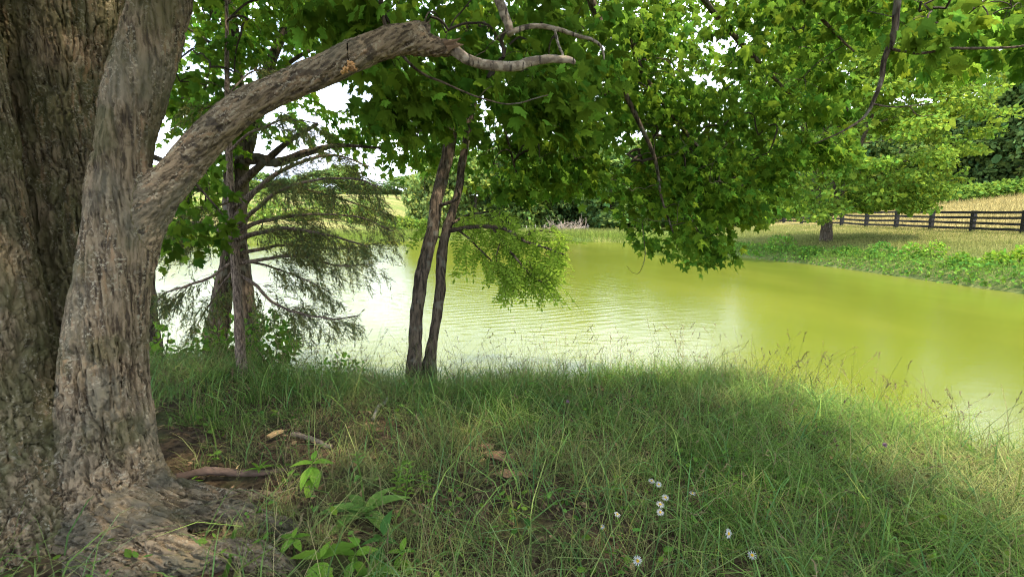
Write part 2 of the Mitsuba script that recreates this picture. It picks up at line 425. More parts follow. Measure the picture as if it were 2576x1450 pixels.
def bone_d(p, k):
    a, b = BONES[k]; ab = b[:3] - a[:3]
    h = np.clip((p - a[:3]) @ ab / (ab @ ab), 0, 1)
    return np.linalg.norm(p - a[:3] - h[:, None] * ab, axis=1) - (a[3] + h * (b[3] - a[3])), h


def maple_sdf(p, detail=True):
    p = np.asarray(p, float)
    ch = np.full((len(NAMES), len(p)), 9.0)
    plo, phi = p.min(0), p.max(0)
    for k in range(len(BONES)):
        a, b = BONES[k]; r = max(a[3], b[3]) + 0.25
        lo, hi = np.minimum(a[:3], b[:3]) - r, np.maximum(a[:3], b[:3]) + r
        if (plo > hi).any() or (phi < lo).any():
            continue
        m = np.all((p > lo) & (p < hi), axis=1)
        if m.any():
            d, _ = bone_d(p[m], k)
            ch[CHAIN_OF[k], m] = np.minimum(ch[CHAIN_OF[k], m], d)
    out = ch[0]
    for i in range(1, len(NAMES)):
        kk = {"back": 0.035, "left": 0.05, "limb": 0.06, "spur": 0.03}.get(NAMES[i], 0.05)
        h = np.clip(kk - np.abs(out - ch[i]), 0, None) / kk
        out = np.minimum(out, ch[i]) - h * h * kk * 0.25
    if detail:
        out = out + 0.034 * (meshkit.fbm(p * [4.5, 4.5, 2.2], 3, 4) - 0.5) + 0.010 * (meshkit.noise(p * [13, 13, 5], 8) - 0.5)
    return out


def bark_coords(p):
    best = np.full(len(p), 9.0); which = np.zeros(len(p), int); hh = np.zeros(len(p))
    for k in range(len(BONES)):
        a, b = BONES[k]; r = max(a[3], b[3]) + 0.3
        m = np.all((p > np.minimum(a[:3], b[:3]) - r) & (p < np.maximum(a[:3], b[:3]) + r), axis=1)
        if m.any():
            d, h = bone_d(p[m], k)
            id_ = np.where(m)[0]; w = d < best[id_]
            best[id_[w]] = d[w]; which[id_[w]] = k; hh[id_[w]] = h[w]
    A = np.array([b[0] for b in BONES]); B = np.array([b[1] for b in BONES])
    a, b = A[which], B[which]; cen = a + hh[:, None] * (b - a)
    off = p - cen[:, :3]; ax = norm(b[:, :3] - a[:, :3])
    s = S0[which] + hh * np.linalg.norm(b[:, :3] - a[:, :3], axis=1)
    away = norm(np.stack([cen[:, 0], cen[:, 1], 0 * cen[:, 0]], -1))         # the seam lies on the far side
    away = norm(away - ax * (away * ax).sum(1, keepdims=True)); side = np.cross(ax, away)
    ang = np.arctan2((off * side).sum(1), -(off * away).sum(1))
    return ang, cen[:, 3], s, CHAIN_OF[which], off


def build_maple_wood():
    parts = []
    v, f = surface_nets(maple_sdf, (-4.6, 1.2, -0.35), (-0.9, 4.1, 3.32), 0.0185)
    parts.append((v, f))
    v2, f2 = surface_nets(maple_sdf, (-0.9 - 0.0185 * 2, 2.2, 1.7), (-0.1, 3.1, 3.1), 0.0185)
    keep = v2[f2].mean(1)[:, 0] > -0.9 - 0.012
    parts.append((v2, f2[keep]))
    return parts


def displaced(v, f):
    m = trimesh.Trimesh(v, f, process=False)
    v, f = trimesh.remesh.subdivide(v, f)
    m = trimesh.Trimesh(v, f, process=False)
    trimesh.smoothing.filter_humphrey(m, iterations=2)
    v = np.array(m.vertices); n = np.array(m.vertex_normals)
    ang, rad, s, ch, off = bark_coords(v)
    rough = np.array([{"front": 0.35, "back": 1.0, "left": 0.8, "limb": 0.22, "spur": 0.3}.get(x, 0.75) for x in NAMES])[ch]
    low = sstep(1.25, 0.75, v[:, 2]); rough = np.maximum(rough, low * np.where(ch <= 2, 1.0, 0.75))
    kind = np.array([{"front": 0, "back": 1, "left": 1, "limb": 2, "spur": 2}.get(x, 3) for x in NAMES])[ch]
    ex = np.array([(0, 0, 1.0), (0, 0, 1.0), (.8, 0, .6), (.95, -.25, -.18)])[kind]
    g = v - ex * (0.91 * (v * ex).sum(1, keepdims=True))
    g = g @ np.array([[0.64, -0.77, 0], [0.60, 0.50, -0.62], [0.48, 0.40, 0.78]])
    wa = np.stack([meshkit.fbm(v * [9, 9, 6] + 13 * j, 3, 21 + j) - 0.5 for j in range(3)], -1)
    q = g * 32 + 1.0 * wa
    n1 = meshkit.noise(q, 31); n2 = meshkit.noise(q * 1.9 + 4.4, 32); n3 = meshkit.fbm(v * 36, 3, 33)
    crack = np.minimum(1, np.abs(n1 - 0.5) * 9.5) * np.minimum(1, 0.45 + np.abs(n2 - 0.5) * 6)      # furrows between plates
    disp = rough * 0.040 * (crack - 0.8) + 0.007 * (n3 - 0.5) + 0.010 * rough * (n2 - 0.5)
    col = sstep(0.6, 0.62, (s * 2.3 + meshkit.noise(v * 7, 3)) % 1.0) * 0.003 * (1 - rough)          # faint bands on the smooth wood
    v = v + n * (disp + col)[:, None]
    uv = np.stack([kind.astype(float), s], -1)
    return v, f, uv, ch


maple = thing("maple_tree", "large old maple with several mossy stems at left edge, its leafy crown overhanging the pond", "tree")
for v, f in build_maple_wood():
    v, f, uv, ch = displaced(v, f)
    mm = trimesh.Trimesh(v, f, process=False); nn = np.array(mm.vertex_normals)
    fc = ch[f[:, 0]]
    zc = v[f].mean(1)[:, 2]
    part = np.where(fc == 3, 3, np.where(fc == 4, 4, np.where(fc >= 5, 5, np.where(zc < 0.72, 6, fc))))
    for pid, nm, lab in ((6, "trunk", "broad furrowed trunk base"), (0, "stem", "smooth pale front stem"), (1, "stem", "thick dark stem behind"), (2, "stem", "mossy stem at the left edge"),
                         (3, "limb", "long arching limb with a broken end"), (4, "limb_stub", None), (5, "root", None)):
        sel = f[part == pid]
        if len(sel) < 30:
            continue
        used, inv = np.unique(sel, return_inverse=True)
        key = key_for(f"{maple}__{nm}")
        path = meshkit.write_ply((v[used], inv.reshape(-1, 3)), False, uv[used], None, normals=nn[used])
        scene[key] = {"type": "ply", "filename": path, "face_normals": False, "bsdf": {"type": "ref", "id": "bark_material"}}
        tell(key, lab)

# stems go on above the picture, to carry the crown
mb = MB()
TOPS = [[(*at(412, -190, 2.62), 0.176), (-1.75, 2.85, 4.4, 0.15), (-1.2, 3.2, 6.5, 0.11), (-0.6, 3.6, 9.0, 0.03)],
        [(*at(175, -190, 3.25), 0.45), (-3.0, 3.5, 5.0, 0.36), (-2.9, 3.6, 7.5, 0.25), (-2.7, 3.7, 11.5, 0.04)],
        [(*at(-260, -190, 2.55), 0.41), (-3.75, 2.6, 4.6, 0.30), (-4.6, 2.4, 7.0, 0.18), (-5.2, 2.2, 10.0, 0.03)]]
for i, t_ in enumerate(TOPS):
    c = curve(t_, 14, 0.05, i); mb.tube(c[:, :3], c[:, 3], 12)
put("upper_stem", mb.arrays()[:2], "dark_bark_material", maple, smooth=True)

# bracket fungus on the limb
fung = thing("bracket_fungus", "ruffled tan bracket fungus growing from a wound in the arching maple limb", "fungus")
fr = np.random.default_rng(5)
for i in range(9):
    c = at(868 + 30 * fr.random(), 152 + 26 * fr.random(), 2.58 + 0.008 * fr.random())
    th = np.linspace(-1.5, 1.5, 9); R = 0.016 + 0.016 * fr.random()
    top = np.stack([np.sin(th) * R, -np.cos(th) * R * 0.9, 0.006 * np.sin(th * 5 + i)], -1)
    v = np.vstack([[0, 0.012, 0.004], top, [0, 0.012, -0.006], top * 0.92 - [0, 0, 0.007]]); n = len(th)
    f = [[0, k + 1, k + 2] for k in range(n - 1)] + [[n + 1, n + 3 + k, n + 2 + k] for k in range(n - 1)]
    f += sum([[[k + 1, n + 2 + k, n + 3 + k], [k + 1, n + 3 + k, k + 2]] for k in range(n - 1)], [])
    a, b = fr.normal(0, 0.5, 2)
    Rm = trimesh.transformations.euler_matrix(a - 0.3, b, fr.normal(0, 0.5))[:3, :3]
    put("bracket", (v @ Rm.T + c, np.array(f), np.array([(0.42, 0.25, 0.11)] * len(v)) * (0.75 + 0.5 * fr.random())), "matte_material", fung)

# ---------------------------------------------------------------- leaves
def maple_leaf(full=True):
    half = [(0.0, 0.0), (0.16, -0.05), (0.40, -0.02), (0.30, 0.12), (0.46, 0.24), (0.60, 0.50), (0.42, 0.47), (0.34, 0.60), (0.17, 0.50), (0.22, 0.72), (0.12, 0.74)] if full else [(0.0, 0.0), (0.38, 0.0), (0.30, 0.18), (0.58, 0.50), (0.18, 0.52)]
    pts = half + [(0.0, 1.0)] + [(-x, y) for x, y in half[:0:-1]]
    p = np.array(pts); z = -0.22 * np.abs(p[:, 0]) - 0.22 * np.maximum(p[:, 1] - 0.3, 0) ** 1.5
    v = np.vstack([[0, 0.30, 0.03], np.column_stack([p, z])]); n = len(p)
    f = np.array([[0, 1 + (k + 1) % n, 1 + k] for k in range(n)])
    return v, f[:, ::-1]


LEAF, LEAF_LO = maple_leaf(True), maple_leaf(False)
OVAL = (np.array([(0, 0, 0), (0.26, 0.30, -0.05), (0.24, 0.62, -0.07), (0, 1.0, -0.12), (-0.24, 0.62, -0.07), (-0.26, 0.30, -0.05), (0, 0.45, 0.03)], float), np.array([[6, 0, 1], [6, 1, 2], [6, 2, 3], [6, 3, 4], [6, 4, 5], [6, 5, 0]]))
TUFT = (np.array([(0, -0.1, 0), (0.42, 0.15, 0.1), (0.30, 0.7, -0.06), (-0.05, 1.0, 0.05), (-0.45, 0.55, -0.1), (-0.32, 0.05, 0.08)], float), np.array([[0, 1, 2], [0, 2, 4], [2, 3, 4], [0, 4, 5]]))


def leaf_tint(r, k, base, spread=0.28, yellow=0.35):
    b = np.exp(r.normal(0, spread, (k, 1))); y = np.clip(r.normal(0, yellow, (k, 1)), -0.6, 1)
    return np.asarray(base) * b * (1 + y * np.array([0.55, 0.15, -0.2]))


def spray_leaves(r, base, dirs, length, n_leaf, size, droop=(0.3, 1.2), pitch=0.6):
    """Leaves in pairs along drooping twigs. Returns positions, axes and the twig tips."""
    k = len(base); i = np.repeat(np.arange(k), n_leaf); j = np.tile(np.arange(n_leaf), k)
    d = norm(dirs)[i]; L = np.asarray(length)[i] if np.ndim(length) else np.full(len(i), length)
    fr = (0.15 + 0.85 * (j // 2) / max(1, (n_leaf - 1) // 2)); sgn = np.where(j % 2 == 0, 1.0, -1.0)
    side = norm(np.cross(d, [0, 0, 1.0]) + r.normal(0, 0.15, d.shape))
    pos = base[i] + d * (L * fr)[:, None] + np.array([0, 0, -0.35]) * (L * fr ** 2)[:, None] * 0.5
    dr_ = r.uniform(*droop, len(i))
    ld = norm(d * 0.55 + side * (sgn * r.uniform(0.5, 1.1, len(i)))[:, None] + r.normal(0, 0.25, d.shape) - np.array([0, 0, 1.0]) * dr_[:, None])
    pos = pos + ld * (0.35 * size) * r.uniform(0.4, 1.1, len(i))[:, None]
    nr = norm(np.array([0, 0, 1.0]) + d * 0.5 + r.normal(0, pitch, d.shape))
    sz = size * np.exp(r.normal(0, 0.22, len(i)))
    return pos, frames(ld, nr) * sz[:, None, None]


def grow(nodes, parent_r, targets, max_edge=0.9):
    """Joins every target to the nearest wood already grown. Returns parents per target (index into nodes + targets)."""
    P = np.vstack([nodes, targets]); n0, n = len(nodes), len(P)
    dist, par = np.full(n, 1e9), np.full(n, -1)
    done = np.zeros(n, bool); done[:n0] = True
    t = cKDTree(nodes); dist[n0:], par[n0:] = t.query(targets)
    cost = np.zeros(n); order = []
    for _ in range(n - n0):
        k = n0 + int(np.argmin(np.where(done[n0:], 1e9, dist[n0:])))
        done[k] = True; order.append(k); cost[k] = cost[par[k]] + dist[k]
        d = np.linalg.norm(P[n0:] - P[k], axis=1) * 1.08
        w = (d < dist[n0:]) & ~done[n0:]
        dist[n0:][w] = d[w]; par[n0:][w] = k
    cnt = np.ones(n)
    for k in order[::-1]:
        cnt[par[k]] += cnt[k]
    return P, par, cnt, order


def twigs(mb, nodes, targets, r0=0.0022, rmax=0.022, sides=4, sag=0.1, seed=1, skip=3.0, col=(0.05, 0.04, 0.03)):
    P, par, cnt, order = grow(nodes, None, targets)
    r = np.random.default_rng(seed)
    for k in order:
        a, b = P[par[k]], P[k]; L = np.linalg.norm(b - a)
        if L > skip or L < 1e-4:
            continue
        rb = min(rmax, r0 * cnt[k] ** 0.5); ra = min(rmax, r0 * (cnt[k] + 1) ** 0.5)
        m = (a + b) / 2 + r.normal(0, 0.06, 3) * L + np.array([0, 0, sag * L])
        mb.tube(np.array([a, (a + m) / 2 + (m - (a + b) / 2) * 0.25, m, (m + b) / 2 + (m - (a + b) / 2) * 0.25, b]), np.linspace(ra, rb, 5), sides, col, cap=False)
    return P, par


# branches of the maple that carry the leaves: (u, v, distance, radius in metres)
BR = [
    ([(1140, 122, 2.74, .034), (1200, 158, 2.8, .030), (1285, 168, 2.85, .030), (1350, 152, 2.9, .027), (1425, 150, 2.95, .022), (1445, 158, 2.95, .012)], True),
    ([(1190, -160, 3.2, .045), (1245, -30, 3.25, .036), (1270, 40, 3.25, .032), (1288, 86, 3.25, .028)], True),
    ([(1284, 80, 3.25, .020), (1340, 66, 3.3, .018), (1400, 74, 3.35, .017), (1450, 88, 3.4, .014), (1506, 110, 3.4, .010), (1520, 150, 3.4, .005)], True),
    ([(1394, 76, 3.35, .010), (1404, 105, 3.2, .009), (1416, 142, 3.0, .008)], True),
    ([(2290, -140, 3.3, .028), (2262, -20, 3.3, .024), (2246, 90, 3.3, .021), (2226, 150, 3.3, .018), (2204, 240, 3.3, .013), (2180, 288, 3.3, .010), (2120, 330, 3.3, .007), (2050, 362, 3.4, .004)], False),
    ([(2236, 122, 3.3, .010), (2310, 135, 3.25, .009), (2400, 122, 3.2, .009), (2576, 115, 3.1, .008), (2700, 60, 3.0, .012)], False),
    ([(2192, 262, 3.3, .007), (2250, 268, 3.3, .005), (2340, 262, 3.3, .003)], False),
    ([(2290, 268, 3.3, .004), (2310, 290, 3.3, .004), (2352, 288, 3.3, .002)], False),
    ([(1440, -160, 4.6, .05), (1480, -20, 4.7, .045), (1530, 110, 4.9, .036), (1565, 220, 5.1, .030), (1640, 380, 5.3, .022), (1665, 500, 5.4, .014), (1700, 600, 5.4, .006)], False),
    ([(1560, -120, 5.2, .04), (1600, 140, 5.5, .032), (1700, 300, 5.8, .024), (1810, 430, 6.0, .016), (1900, 520, 6.1, .008)], False),
    ([(1700, -100, 5.0, .04), (1820, 60, 5.4, .03), (1950, 200, 5.9, .02), (2050, 300, 6.2, .010), (2110, 370, 6.3, .005)], False),
    ([(1180, -100, 4.5, .035), (1210, 90, 5.0, .028), (1250, 250, 5.4, .02), (1290, 400, 5.7, .013), (1310, 480, 5.8, .006)], False),
    ([(700, -100, 5.5, .04), (860, 80, 5.9, .03), (960, 220, 6.1, .02), (1040, 330, 6.3, .012), (1120, 400, 6.4, .006)], False),
    ([(300, 380, 3.4, .03), (400, 400, 3.5, .022), (470, 440, 3.6, .014), (560, 540, 3.7, .006)], False),
    ([(1960, -140, 4.3, .03), (2010, -20, 4.4, .024), (2080, 60, 4.5, .016), (2150, 130, 4.6, .008)], False),
    ([(1616, 560, 5.4, .004), (1622, 640, 5.4, .004), (1610, 682, 5.4, .003), (1594, 686, 5.4, .002), (1576, 668, 5.4, .0012)], False),
    ([(980, -120, 2.9, .02), (960, 20, 2.9, .014), (1020, 150, 2.95, .010), (1120, 210, 3.0, .007), (1260, 260, 3.0, .005), (1380, 240, 3.0, .004)], False),
]
nodes, bark_tubes = [], []
for i, (pts, show) in enumerate(BR):
    c = curve([(*at(u, v, t), r) for u, v, t, r in pts], 8 * len(pts), 0.012, i)
    nodes.append(c[::2, :3]); bark_tubes.append(c)
UPPER = [[(-1.6, 2.9, 4.4, .10), (0.2, 3.4, 4.9, .075), (2.0, 4.2, 5.2, .05), (4.2, 5.0, 5.2, .02)], [(-1.6, 2.9, 4.2, .09), (-0.3, 4.0, 4.6, .07), (0.8, 5.2, 5.0, .05), (2.0, 6.6, 5.2, .02)],
         [(-2.9, 3.5, 5.0, .10), (-2.6, 5.0, 5.6, .06), (-2.0, 6.6, 5.6, .02)], [(-3.2, 2.8, 5.5, .10), (-2.0, 1.0, 6.2, .06), (-0.6, -1.4, 6.0, .02)], [(-3.6, 2.6, 5.0, .1), (-5.2, 3.4, 5.6, .06), (-7.0, 4.6, 5.2, .02)],
         [(-1.3, 3.2, 6.2, .08), (0.6, 2.2, 7.2, .05), (3.0, 1.4, 7.2, .02)], [(-1.4, 3.1, 5.2, .09), (0.4, 2.0, 5.9, .07), (2.4, 1.0, 6.0, .045), (4.6, 0.4, 5.7, .02)]]
for i, pts in enumerate(UPPER):
    c = curve(pts, 26, 0.05, 40 + i); nodes.append(c[::2, :3]); bark_tubes.append(c)
for i, c in enumerate(bark_tubes):
    mb = MB().tube(c[:, :3], c[:, 3], 9 if i < 4 else 6)
    v, f, _ = mb.arrays()
    if i < 4:
        s = 9; k = len(c); ang = np.tile(np.arange(s) * 2 * np.pi / s, k); sarc = np.repeat(np.arange(k) * 0.05, s)
        put("branch", (v[:], f), "dark_bark_material" if i not in (0, 1, 2, 3) else "birch_material", maple, smooth=True)
    else:
        put("branch", (v, f), "dark_bark_material", maple, smooth=True)


def pale_bark(p, n, uv):
    f = mikit.fbm(p.x * 30, p.y * 30, p.z * 30, octaves=4)
    g = mikit.fbm(p.x * 75, p.y * 12, p.z * 12, octaves=2)
    c = mikit.mix((0.16, 0.13, 0.095), (0.36, 0.31, 0.24), mikit.smoothstep(0.35, 0.65, f))
    return mikit.mix(c, (0.06, 0.05, 0.04), mikit.smoothstep(0.62, 0.70, g))


scene["birch_material"] = {"type": "twosided", "b": {"type": "principled", "base_color": mikit.proc(pale_bark), "roughness": 0.8, "specular": 0.25}}

nodes = np.vstack(nodes)
# foliage masses: u0, u1, v0, v1, nearest, farthest, sprays, leaf length, shape (box or ellipse)
MASS = [
    (900, 1470, 150, 270, 3.2, 4.1, 54, .115, "b"), (740, 960, -60, 40, 2.9, 3.4, 14, .12, "b"), (960, 1560, -60, 150, 3.6, 5.0, 62, .115, "b"),
    (1120, 1700, -40, 310, 4.8, 6.8, 140, .105, "b"), (1500, 2060, -60, 230, 4.8, 7.4, 180, .105, "b"), (1190, 1520, 310, 460, 5.0, 6.6, 80, .11, "b"),
    (1560, 1900, 310, 640, 5.2, 6.6, 150, .108, "e"), (1640, 2030, 210, 550, 5.6, 7.4, 130, .108, "e"), (1480, 1700, 200, 420, 5.5, 7.0, 45, .11, "b"),
    (1880, 2620, -110, 60, 4.2, 6.2, 150, .10, "b"), (2260, 2640, 0, 110, 3.2, 4.2, 34, .11, "b"), (1990, 2130, 60, 260, 4.8, 6.0, 20, .12, "b"), (1930, 2130, 310, 380, 5.8, 6.6, 26, .12, "b"),
    (840, 1180, 250, 400, 5.8, 7.2, 62, .10, "b"), (470, 900, -60, 130, 5.0, 7.5, 52, .11, "b"), (860, 1200, -40, 260, 5.0, 7.5, 55, .11, "b"),
    (395, 560, 400, 580, 3.7, 4.6, 15, .10, "b"), (430, 600, 150, 400, 4.8, 6.5, 30, .12, "b"),
]
r = np.random.default_rng(11)
sp = MB()
for u_, v_, u2, v2 in ((1040, 78, 1084, 52), (1046, 84, 1080, 66), (1034, 70, 1066, 58), (1052, 90, 1082, 78), (1028, 66, 1050, 56), (1118, 112, 1160, 96), (1124, 122, 1166, 112)):
    a_, b_ = at(u_, v_, 2.70), at(u2, v2, 2.70 + r.normal(0, .015)); sp.tube(np.array([a_, (a_ + b_) / 2 + r.normal(0, .004, 3), b_]), [.018, .012, .002], 5, np.array((.19, .125, .075)) * r.uniform(.6, 1.2))
put("splinter", sp, "matte_material", maple, label="jagged broken wood at the limb end")
tg, sz = [], []
for (u0, u1, v0, v1, t0, t1, n, s, shp) in MASS:
    k = 0
    while k < n:
        a, b = r.random(2)
        if shp == "e" and (2 * a - 1) ** 2 + (2 * b - 1) ** 2 > 1:
            continue
        t = r.uniform(t0, t1); p = at(u0 + a * (u1 - u0), v0 + b * (v1 - v0), t)
        if meshkit.fbm(p[None] * 1.6, 2, 77)[0] < 0.40 and n > 40:
            continue
        if p[2] > ground_z(p[None, :2])[0] + 0.8:
            tg.append(p); sz.append(s); k += 1
n_seen = len(tg)
for i_ in range(1800):                                                        # the crown above and behind the camera
    q = norm(r.normal(0, 1, 3)) * (0.55 + 0.45 * r.random() ** 0.5)
    p = np.array([-1.6, 2.2, 6.2]) + q * [6.2, 4.6, 3.6] if i_ < 800 else (np.array([-3.6, 2.2, 6.0]) + q * [3.6, 3.4, 2.8] if i_ < 1300 else np.array([1.3, 1.2, 5.9]) + q * [3.2, 2.8, 1.6])
    if p[2] > 3.6 and (p[0] < 0.9 + 0.3 * q[1] or i_ >= 1300) and (p[2] - 1.6) > 0.62 * max(p[1], 0) and meshkit.noise(p[None] * 0.7, 78)[0] > 0.38:
        tg.append(p); sz.append(0.19)
tg, sz = np.array(tg), np.array(sz)
hub = np.array([-1.8, 3.0, 4.6])
outd = norm((tg - hub) * [1, 1, 0.25] + r.normal(0, 0.35, tg.shape)); outd[:, 2] -= 0.25
tw = MB()
twigs(tw, nodes, tg - outd * 0.25, r0=0.0019, rmax=0.016, seed=3, skip=1.6)
put("twig", tw.arrays(), "matte_material", maple, kind="stuff")
fol, big = MB(), []
for lo_, hi_, shape in ((0, n_seen, LEAF), (n_seen, len(tg), LEAF_LO)):
    b, d, s_ = tg[lo_:hi_], outd[lo_:hi_], sz[lo_:hi_]
    nl = 15 if shape is LEAF else 13
    pos, ax = spray_leaves(r, b - d * 0.25, d, 0.55 if shape is LEAF else 0.9, nl, 1.0)
    ax = ax * np.repeat(s_ * (.92 if shape is LEAF else 1), nl)[:, None, None]; pos = b.repeat(nl, 0) + (pos - b.repeat(nl, 0)) * np.where(shape is LEAF, 0.62, 1.0)
    col = np.exp(r.normal(0, .16, (len(b), 1))).repeat(nl, 0) * leaf_tint(r, len(pos), (0.108, 0.200, 0.022))
    if shape is LEAF:
        rel = pos - CAM; t = rel @ FWD; uu = 1288 + FPX * (rel @ RIGHT) / np.maximum(t, .1); vv = 725 - FPX * (rel @ UP) / np.maximum(t, .1)
        vis = (uu > 0) & (uu < 2576) & (vv > 0) & (vv < 1450) & (t > 0.3)
        pick = np.argsort(np.where(vis, t, 99))[:300]
        big = [(pos[i], ax[i], col[i]) for i in pick]
        rest = np.ones(len(pos), bool); rest[pick] = False
        far_ = rest & (t > 4.6); rest &= ~far_
        fol.add(*stamp(*LEAF_LO, ax[far_], pos[far_], col[far_]))
        pos, ax, col = pos[rest], ax[rest], col[rest]
    fol.add(*stamp(*shape, ax, pos, col))
put("foliage", fol, "leaf_material", maple, kind="stuff")
LEAF_PLY = [mikit.ply(LEAF, "leaf_material", color=np.tile(np.array(c), (len(LEAF[0]), 1))) for c in leaf_tint(r, 8, (0.108, 0.200, 0.022))]
for i, (p, a, c) in enumerate(big):
    m = np.eye(4); m[:3, :3] = a; m[:3, 3] = p
    put("leaf", LEAF_PLY[i % 8], None, maple, xf=m)

# ---------------------------------------------------------------- trees and saplings on the near bank
def pxr(u, v, t, r):
    return (*at(u, v, t), r / FPX * t)


def bark_tube(rows, n, seed, sides=14, amp=0.10, wob=0.01):
    c = curve(rows, n, wob, seed)
    v, f = tube(c[:, :3], c[:, 3], sides)
    k = len(c); cen = np.vstack([np.repeat(c[:, :3], sides, 0), c[:1, :3], c[-1:, :3]]); rr = np.concatenate([np.repeat(c[:, 3], sides), [0, 0]])
    q = v * [18, 18, 5.0] + seed
    d = amp * rr * ((np.abs(meshkit.noise(q, seed) - 0.5) * 4 - 1) * 0.7 + (meshkit.fbm(v * [4, 4, 3], 2, seed) - 0.5) * 1.6)
    return v + norm(v - cen + 1e-9) * d[:, None], f


# the dark tree with two trunks
twin = thing("twin_trunk_tree", "dark tree with two leaning trunks behind the cedar, shrubs round its foot", "tree")
TT = [[pxr(535, 960, 6.5, 34), pxr(542, 880, 6.45, 28), pxr(557, 760, 6.4, 25), pxr(580, 650, 6.35, 24), pxr(592, 560, 6.35, 27), pxr(592, 470, 6.35, 30), pxr(596, 390, 6.35, 27), pxr(604, 240, 6.4, 11), pxr(590, 70, 6.5, 10), pxr(570, -90, 6.6, 8)],
      [pxr(640, 960, 6.5, 28), pxr(632, 860, 6.45, 22), pxr(620, 740, 6.4, 19), pxr(604, 630, 6.38, 20), pxr(600, 540, 6.36, 20), pxr(606, 430, 6.36, 18), pxr(640, 300, 6.45, 16), pxr(668, 190, 6.5, 14), pxr(720, 60, 6.7, 11), pxr(760, -90, 6.9, 8)]]
for i, rows in enumerate(TT):
    put("trunk", bark_tube(rows, 90, 50 + i, 16, 0.14), "dark_bark_material", twin, smooth=True)
TB = [[pxr(570, 405, 6.3, 15), pxr(640, 398, 6.2, 15), pxr(700, 408, 6.15, 12), pxr(770, 384, 6.1, 10), pxr(850, 366, 6.1, 6), pxr(960, 372, 6.1, 3)],
      [pxr(600, 470, 6.3, 12), pxr(640, 430, 6.2, 10), pxr(720, 360, 6.1, 7), pxr(800, 310, 6.1, 4)],
      [pxr(600, 300, 6.4, 6), pxr(680, 270, 6.4, 5), pxr(780, 230, 6.4, 3)], [pxr(596, 160, 6.4, 5), pxr(530, 110, 6.3, 4), pxr(470, 70, 6.2, 3)], [pxr(600, 200, 6.4, 4), pxr(520, 220, 6.3, 3), pxr(450, 250, 6.3, 2)],
      [pxr(660, 210, 6.5, 6), pxr(740, 150, 6.6, 5), pxr(850, 90, 6.8, 3)]]
tb_nodes = []
for i, rows in enumerate(TB):
    put("branch", bark_tube(rows, 30, 60 + i, 8, 0.12), "dark_bark_material", twin, smooth=True); tb_nodes.append(curve(rows, 30)[::2, :3])
tb_nodes.append(curve(TT[0], 60)[40:, :3]); tb_nodes.append(curve(TT[1], 60)[40:, :3]); tb_nodes = np.vstack(tb_nodes)
r = np.random.default_rng(21)
tg = []
for (u0, u1, v0, v1, t0, t1, n) in [(450, 620, -80, 160, 5.8, 7.4, 46), (440, 600, 160, 420, 5.6, 7.0, 32), (640, 860, 250, 380, 6.0, 7.0, 20), (620, 760, -80, 110, 6.2, 7.8, 26), (690, 830, 150, 260, 6.2, 7.2, 7)]:
    for _ in range(n):
        tg.append(at(r.uniform(u0, u1), r.uniform(v0, v1), r.uniform(t0, t1)))
for _ in range(240):
    q = norm(r.normal(0, 1, 3)) * (0.5 + 0.5 * r.random() ** 0.5); p = np.array([-3.4, 7.0, 6.6]) + q * [3.0, 2.6, 2.6]
    if p[2] - 1.6 > 0.47 * p[1]:
        tg.append(p)
tg = np.array(tg); od = norm((tg - np.array([-3.6, 6.4, 3.0])) * [1, 1, 0.4] + r.normal(0, 0.4, tg.shape)); od[:, 2] -= 0.3
mb = MB(); twigs(mb, tb_nodes, tg - od * 0.2, r0=0.0022, rmax=0.014, seed=5, skip=1.4); put("twig", mb.arrays(), "matte_material", twin, kind="stuff")
pos, ax = spray_leaves(r, tg - od * 0.2, od, 0.45, 13, 0.10)
put("foliage", stamp(*LEAF_LO, ax, pos, leaf_tint(r, len(pos), (0.150, 0.290, 0.028))), "leaf_material", twin, kind="stuff")

# the trunk half hidden behind the maple
hid = thing("leaning_tree", "dark trunk half hidden behind the right edge of the big maple", "tree")
put("trunk", bark_tube([pxr(384, 1000, 6.0, 36), pxr(384, 900, 6.0, 24), pxr(372, 780, 6.0, 20), pxr(366, 640, 6.05, 18), pxr(350, 400, 6.1, 17), pxr(330, 0, 6.3, 14), pxr(320, -120, 6.4, 10)], 60, 71, 14, 0.14), "dark_bark_material", hid, smooth=True)
tg = np.array([[-4.9, 6.2, 6.4]]) + norm(r.normal(0, 1, (130, 3))) * r.uniform(0.4, 1, (130, 1)) * [1.9, 1.6, 1.8]
pos, ax = spray_leaves(r, tg, norm(r.normal(0, 1, tg.shape) * [1, 1, 0.3]), 0.6, 13, 0.16)
put("foliage", stamp(*LEAF_LO, ax, pos, leaf_tint(r, len(pos), (0.14, 0.28, 0.03))), "leaf_material", hid, kind="stuff")

# the red cedar
ced = thing("cedar_tree", "slim reddish cedar with bare lower trunk and drooping brown green feathery foliage", "tree")
rows = [pxr(616, 965, 4.85, 17), pxr(610, 940, 4.86, 14), pxr(604, 840, 4.9, 12.5), pxr(594, 700, 4.95, 11.5), pxr(588, 600, 5.0, 11), pxr(582, 480, 5.05, 9), pxr(576, 380, 5.1, 8), pxr(572, 200, 5.2, 6), pxr(570, 0, 5.3, 4), pxr(568, -120, 5.4, 2)]
v, f = bark_tube(rows, 110, 81, 14, 0.16)


def cedar_bark(p, n, uv):
    g = mikit.fbm(p.x * 120, p.y * 120, p.z * 8, octaves=4)
    return mikit.mix((0.075, 0.056, 0.044), (0.27, 0.21, 0.165), mikit.smoothstep(0.3, 0.7, g))


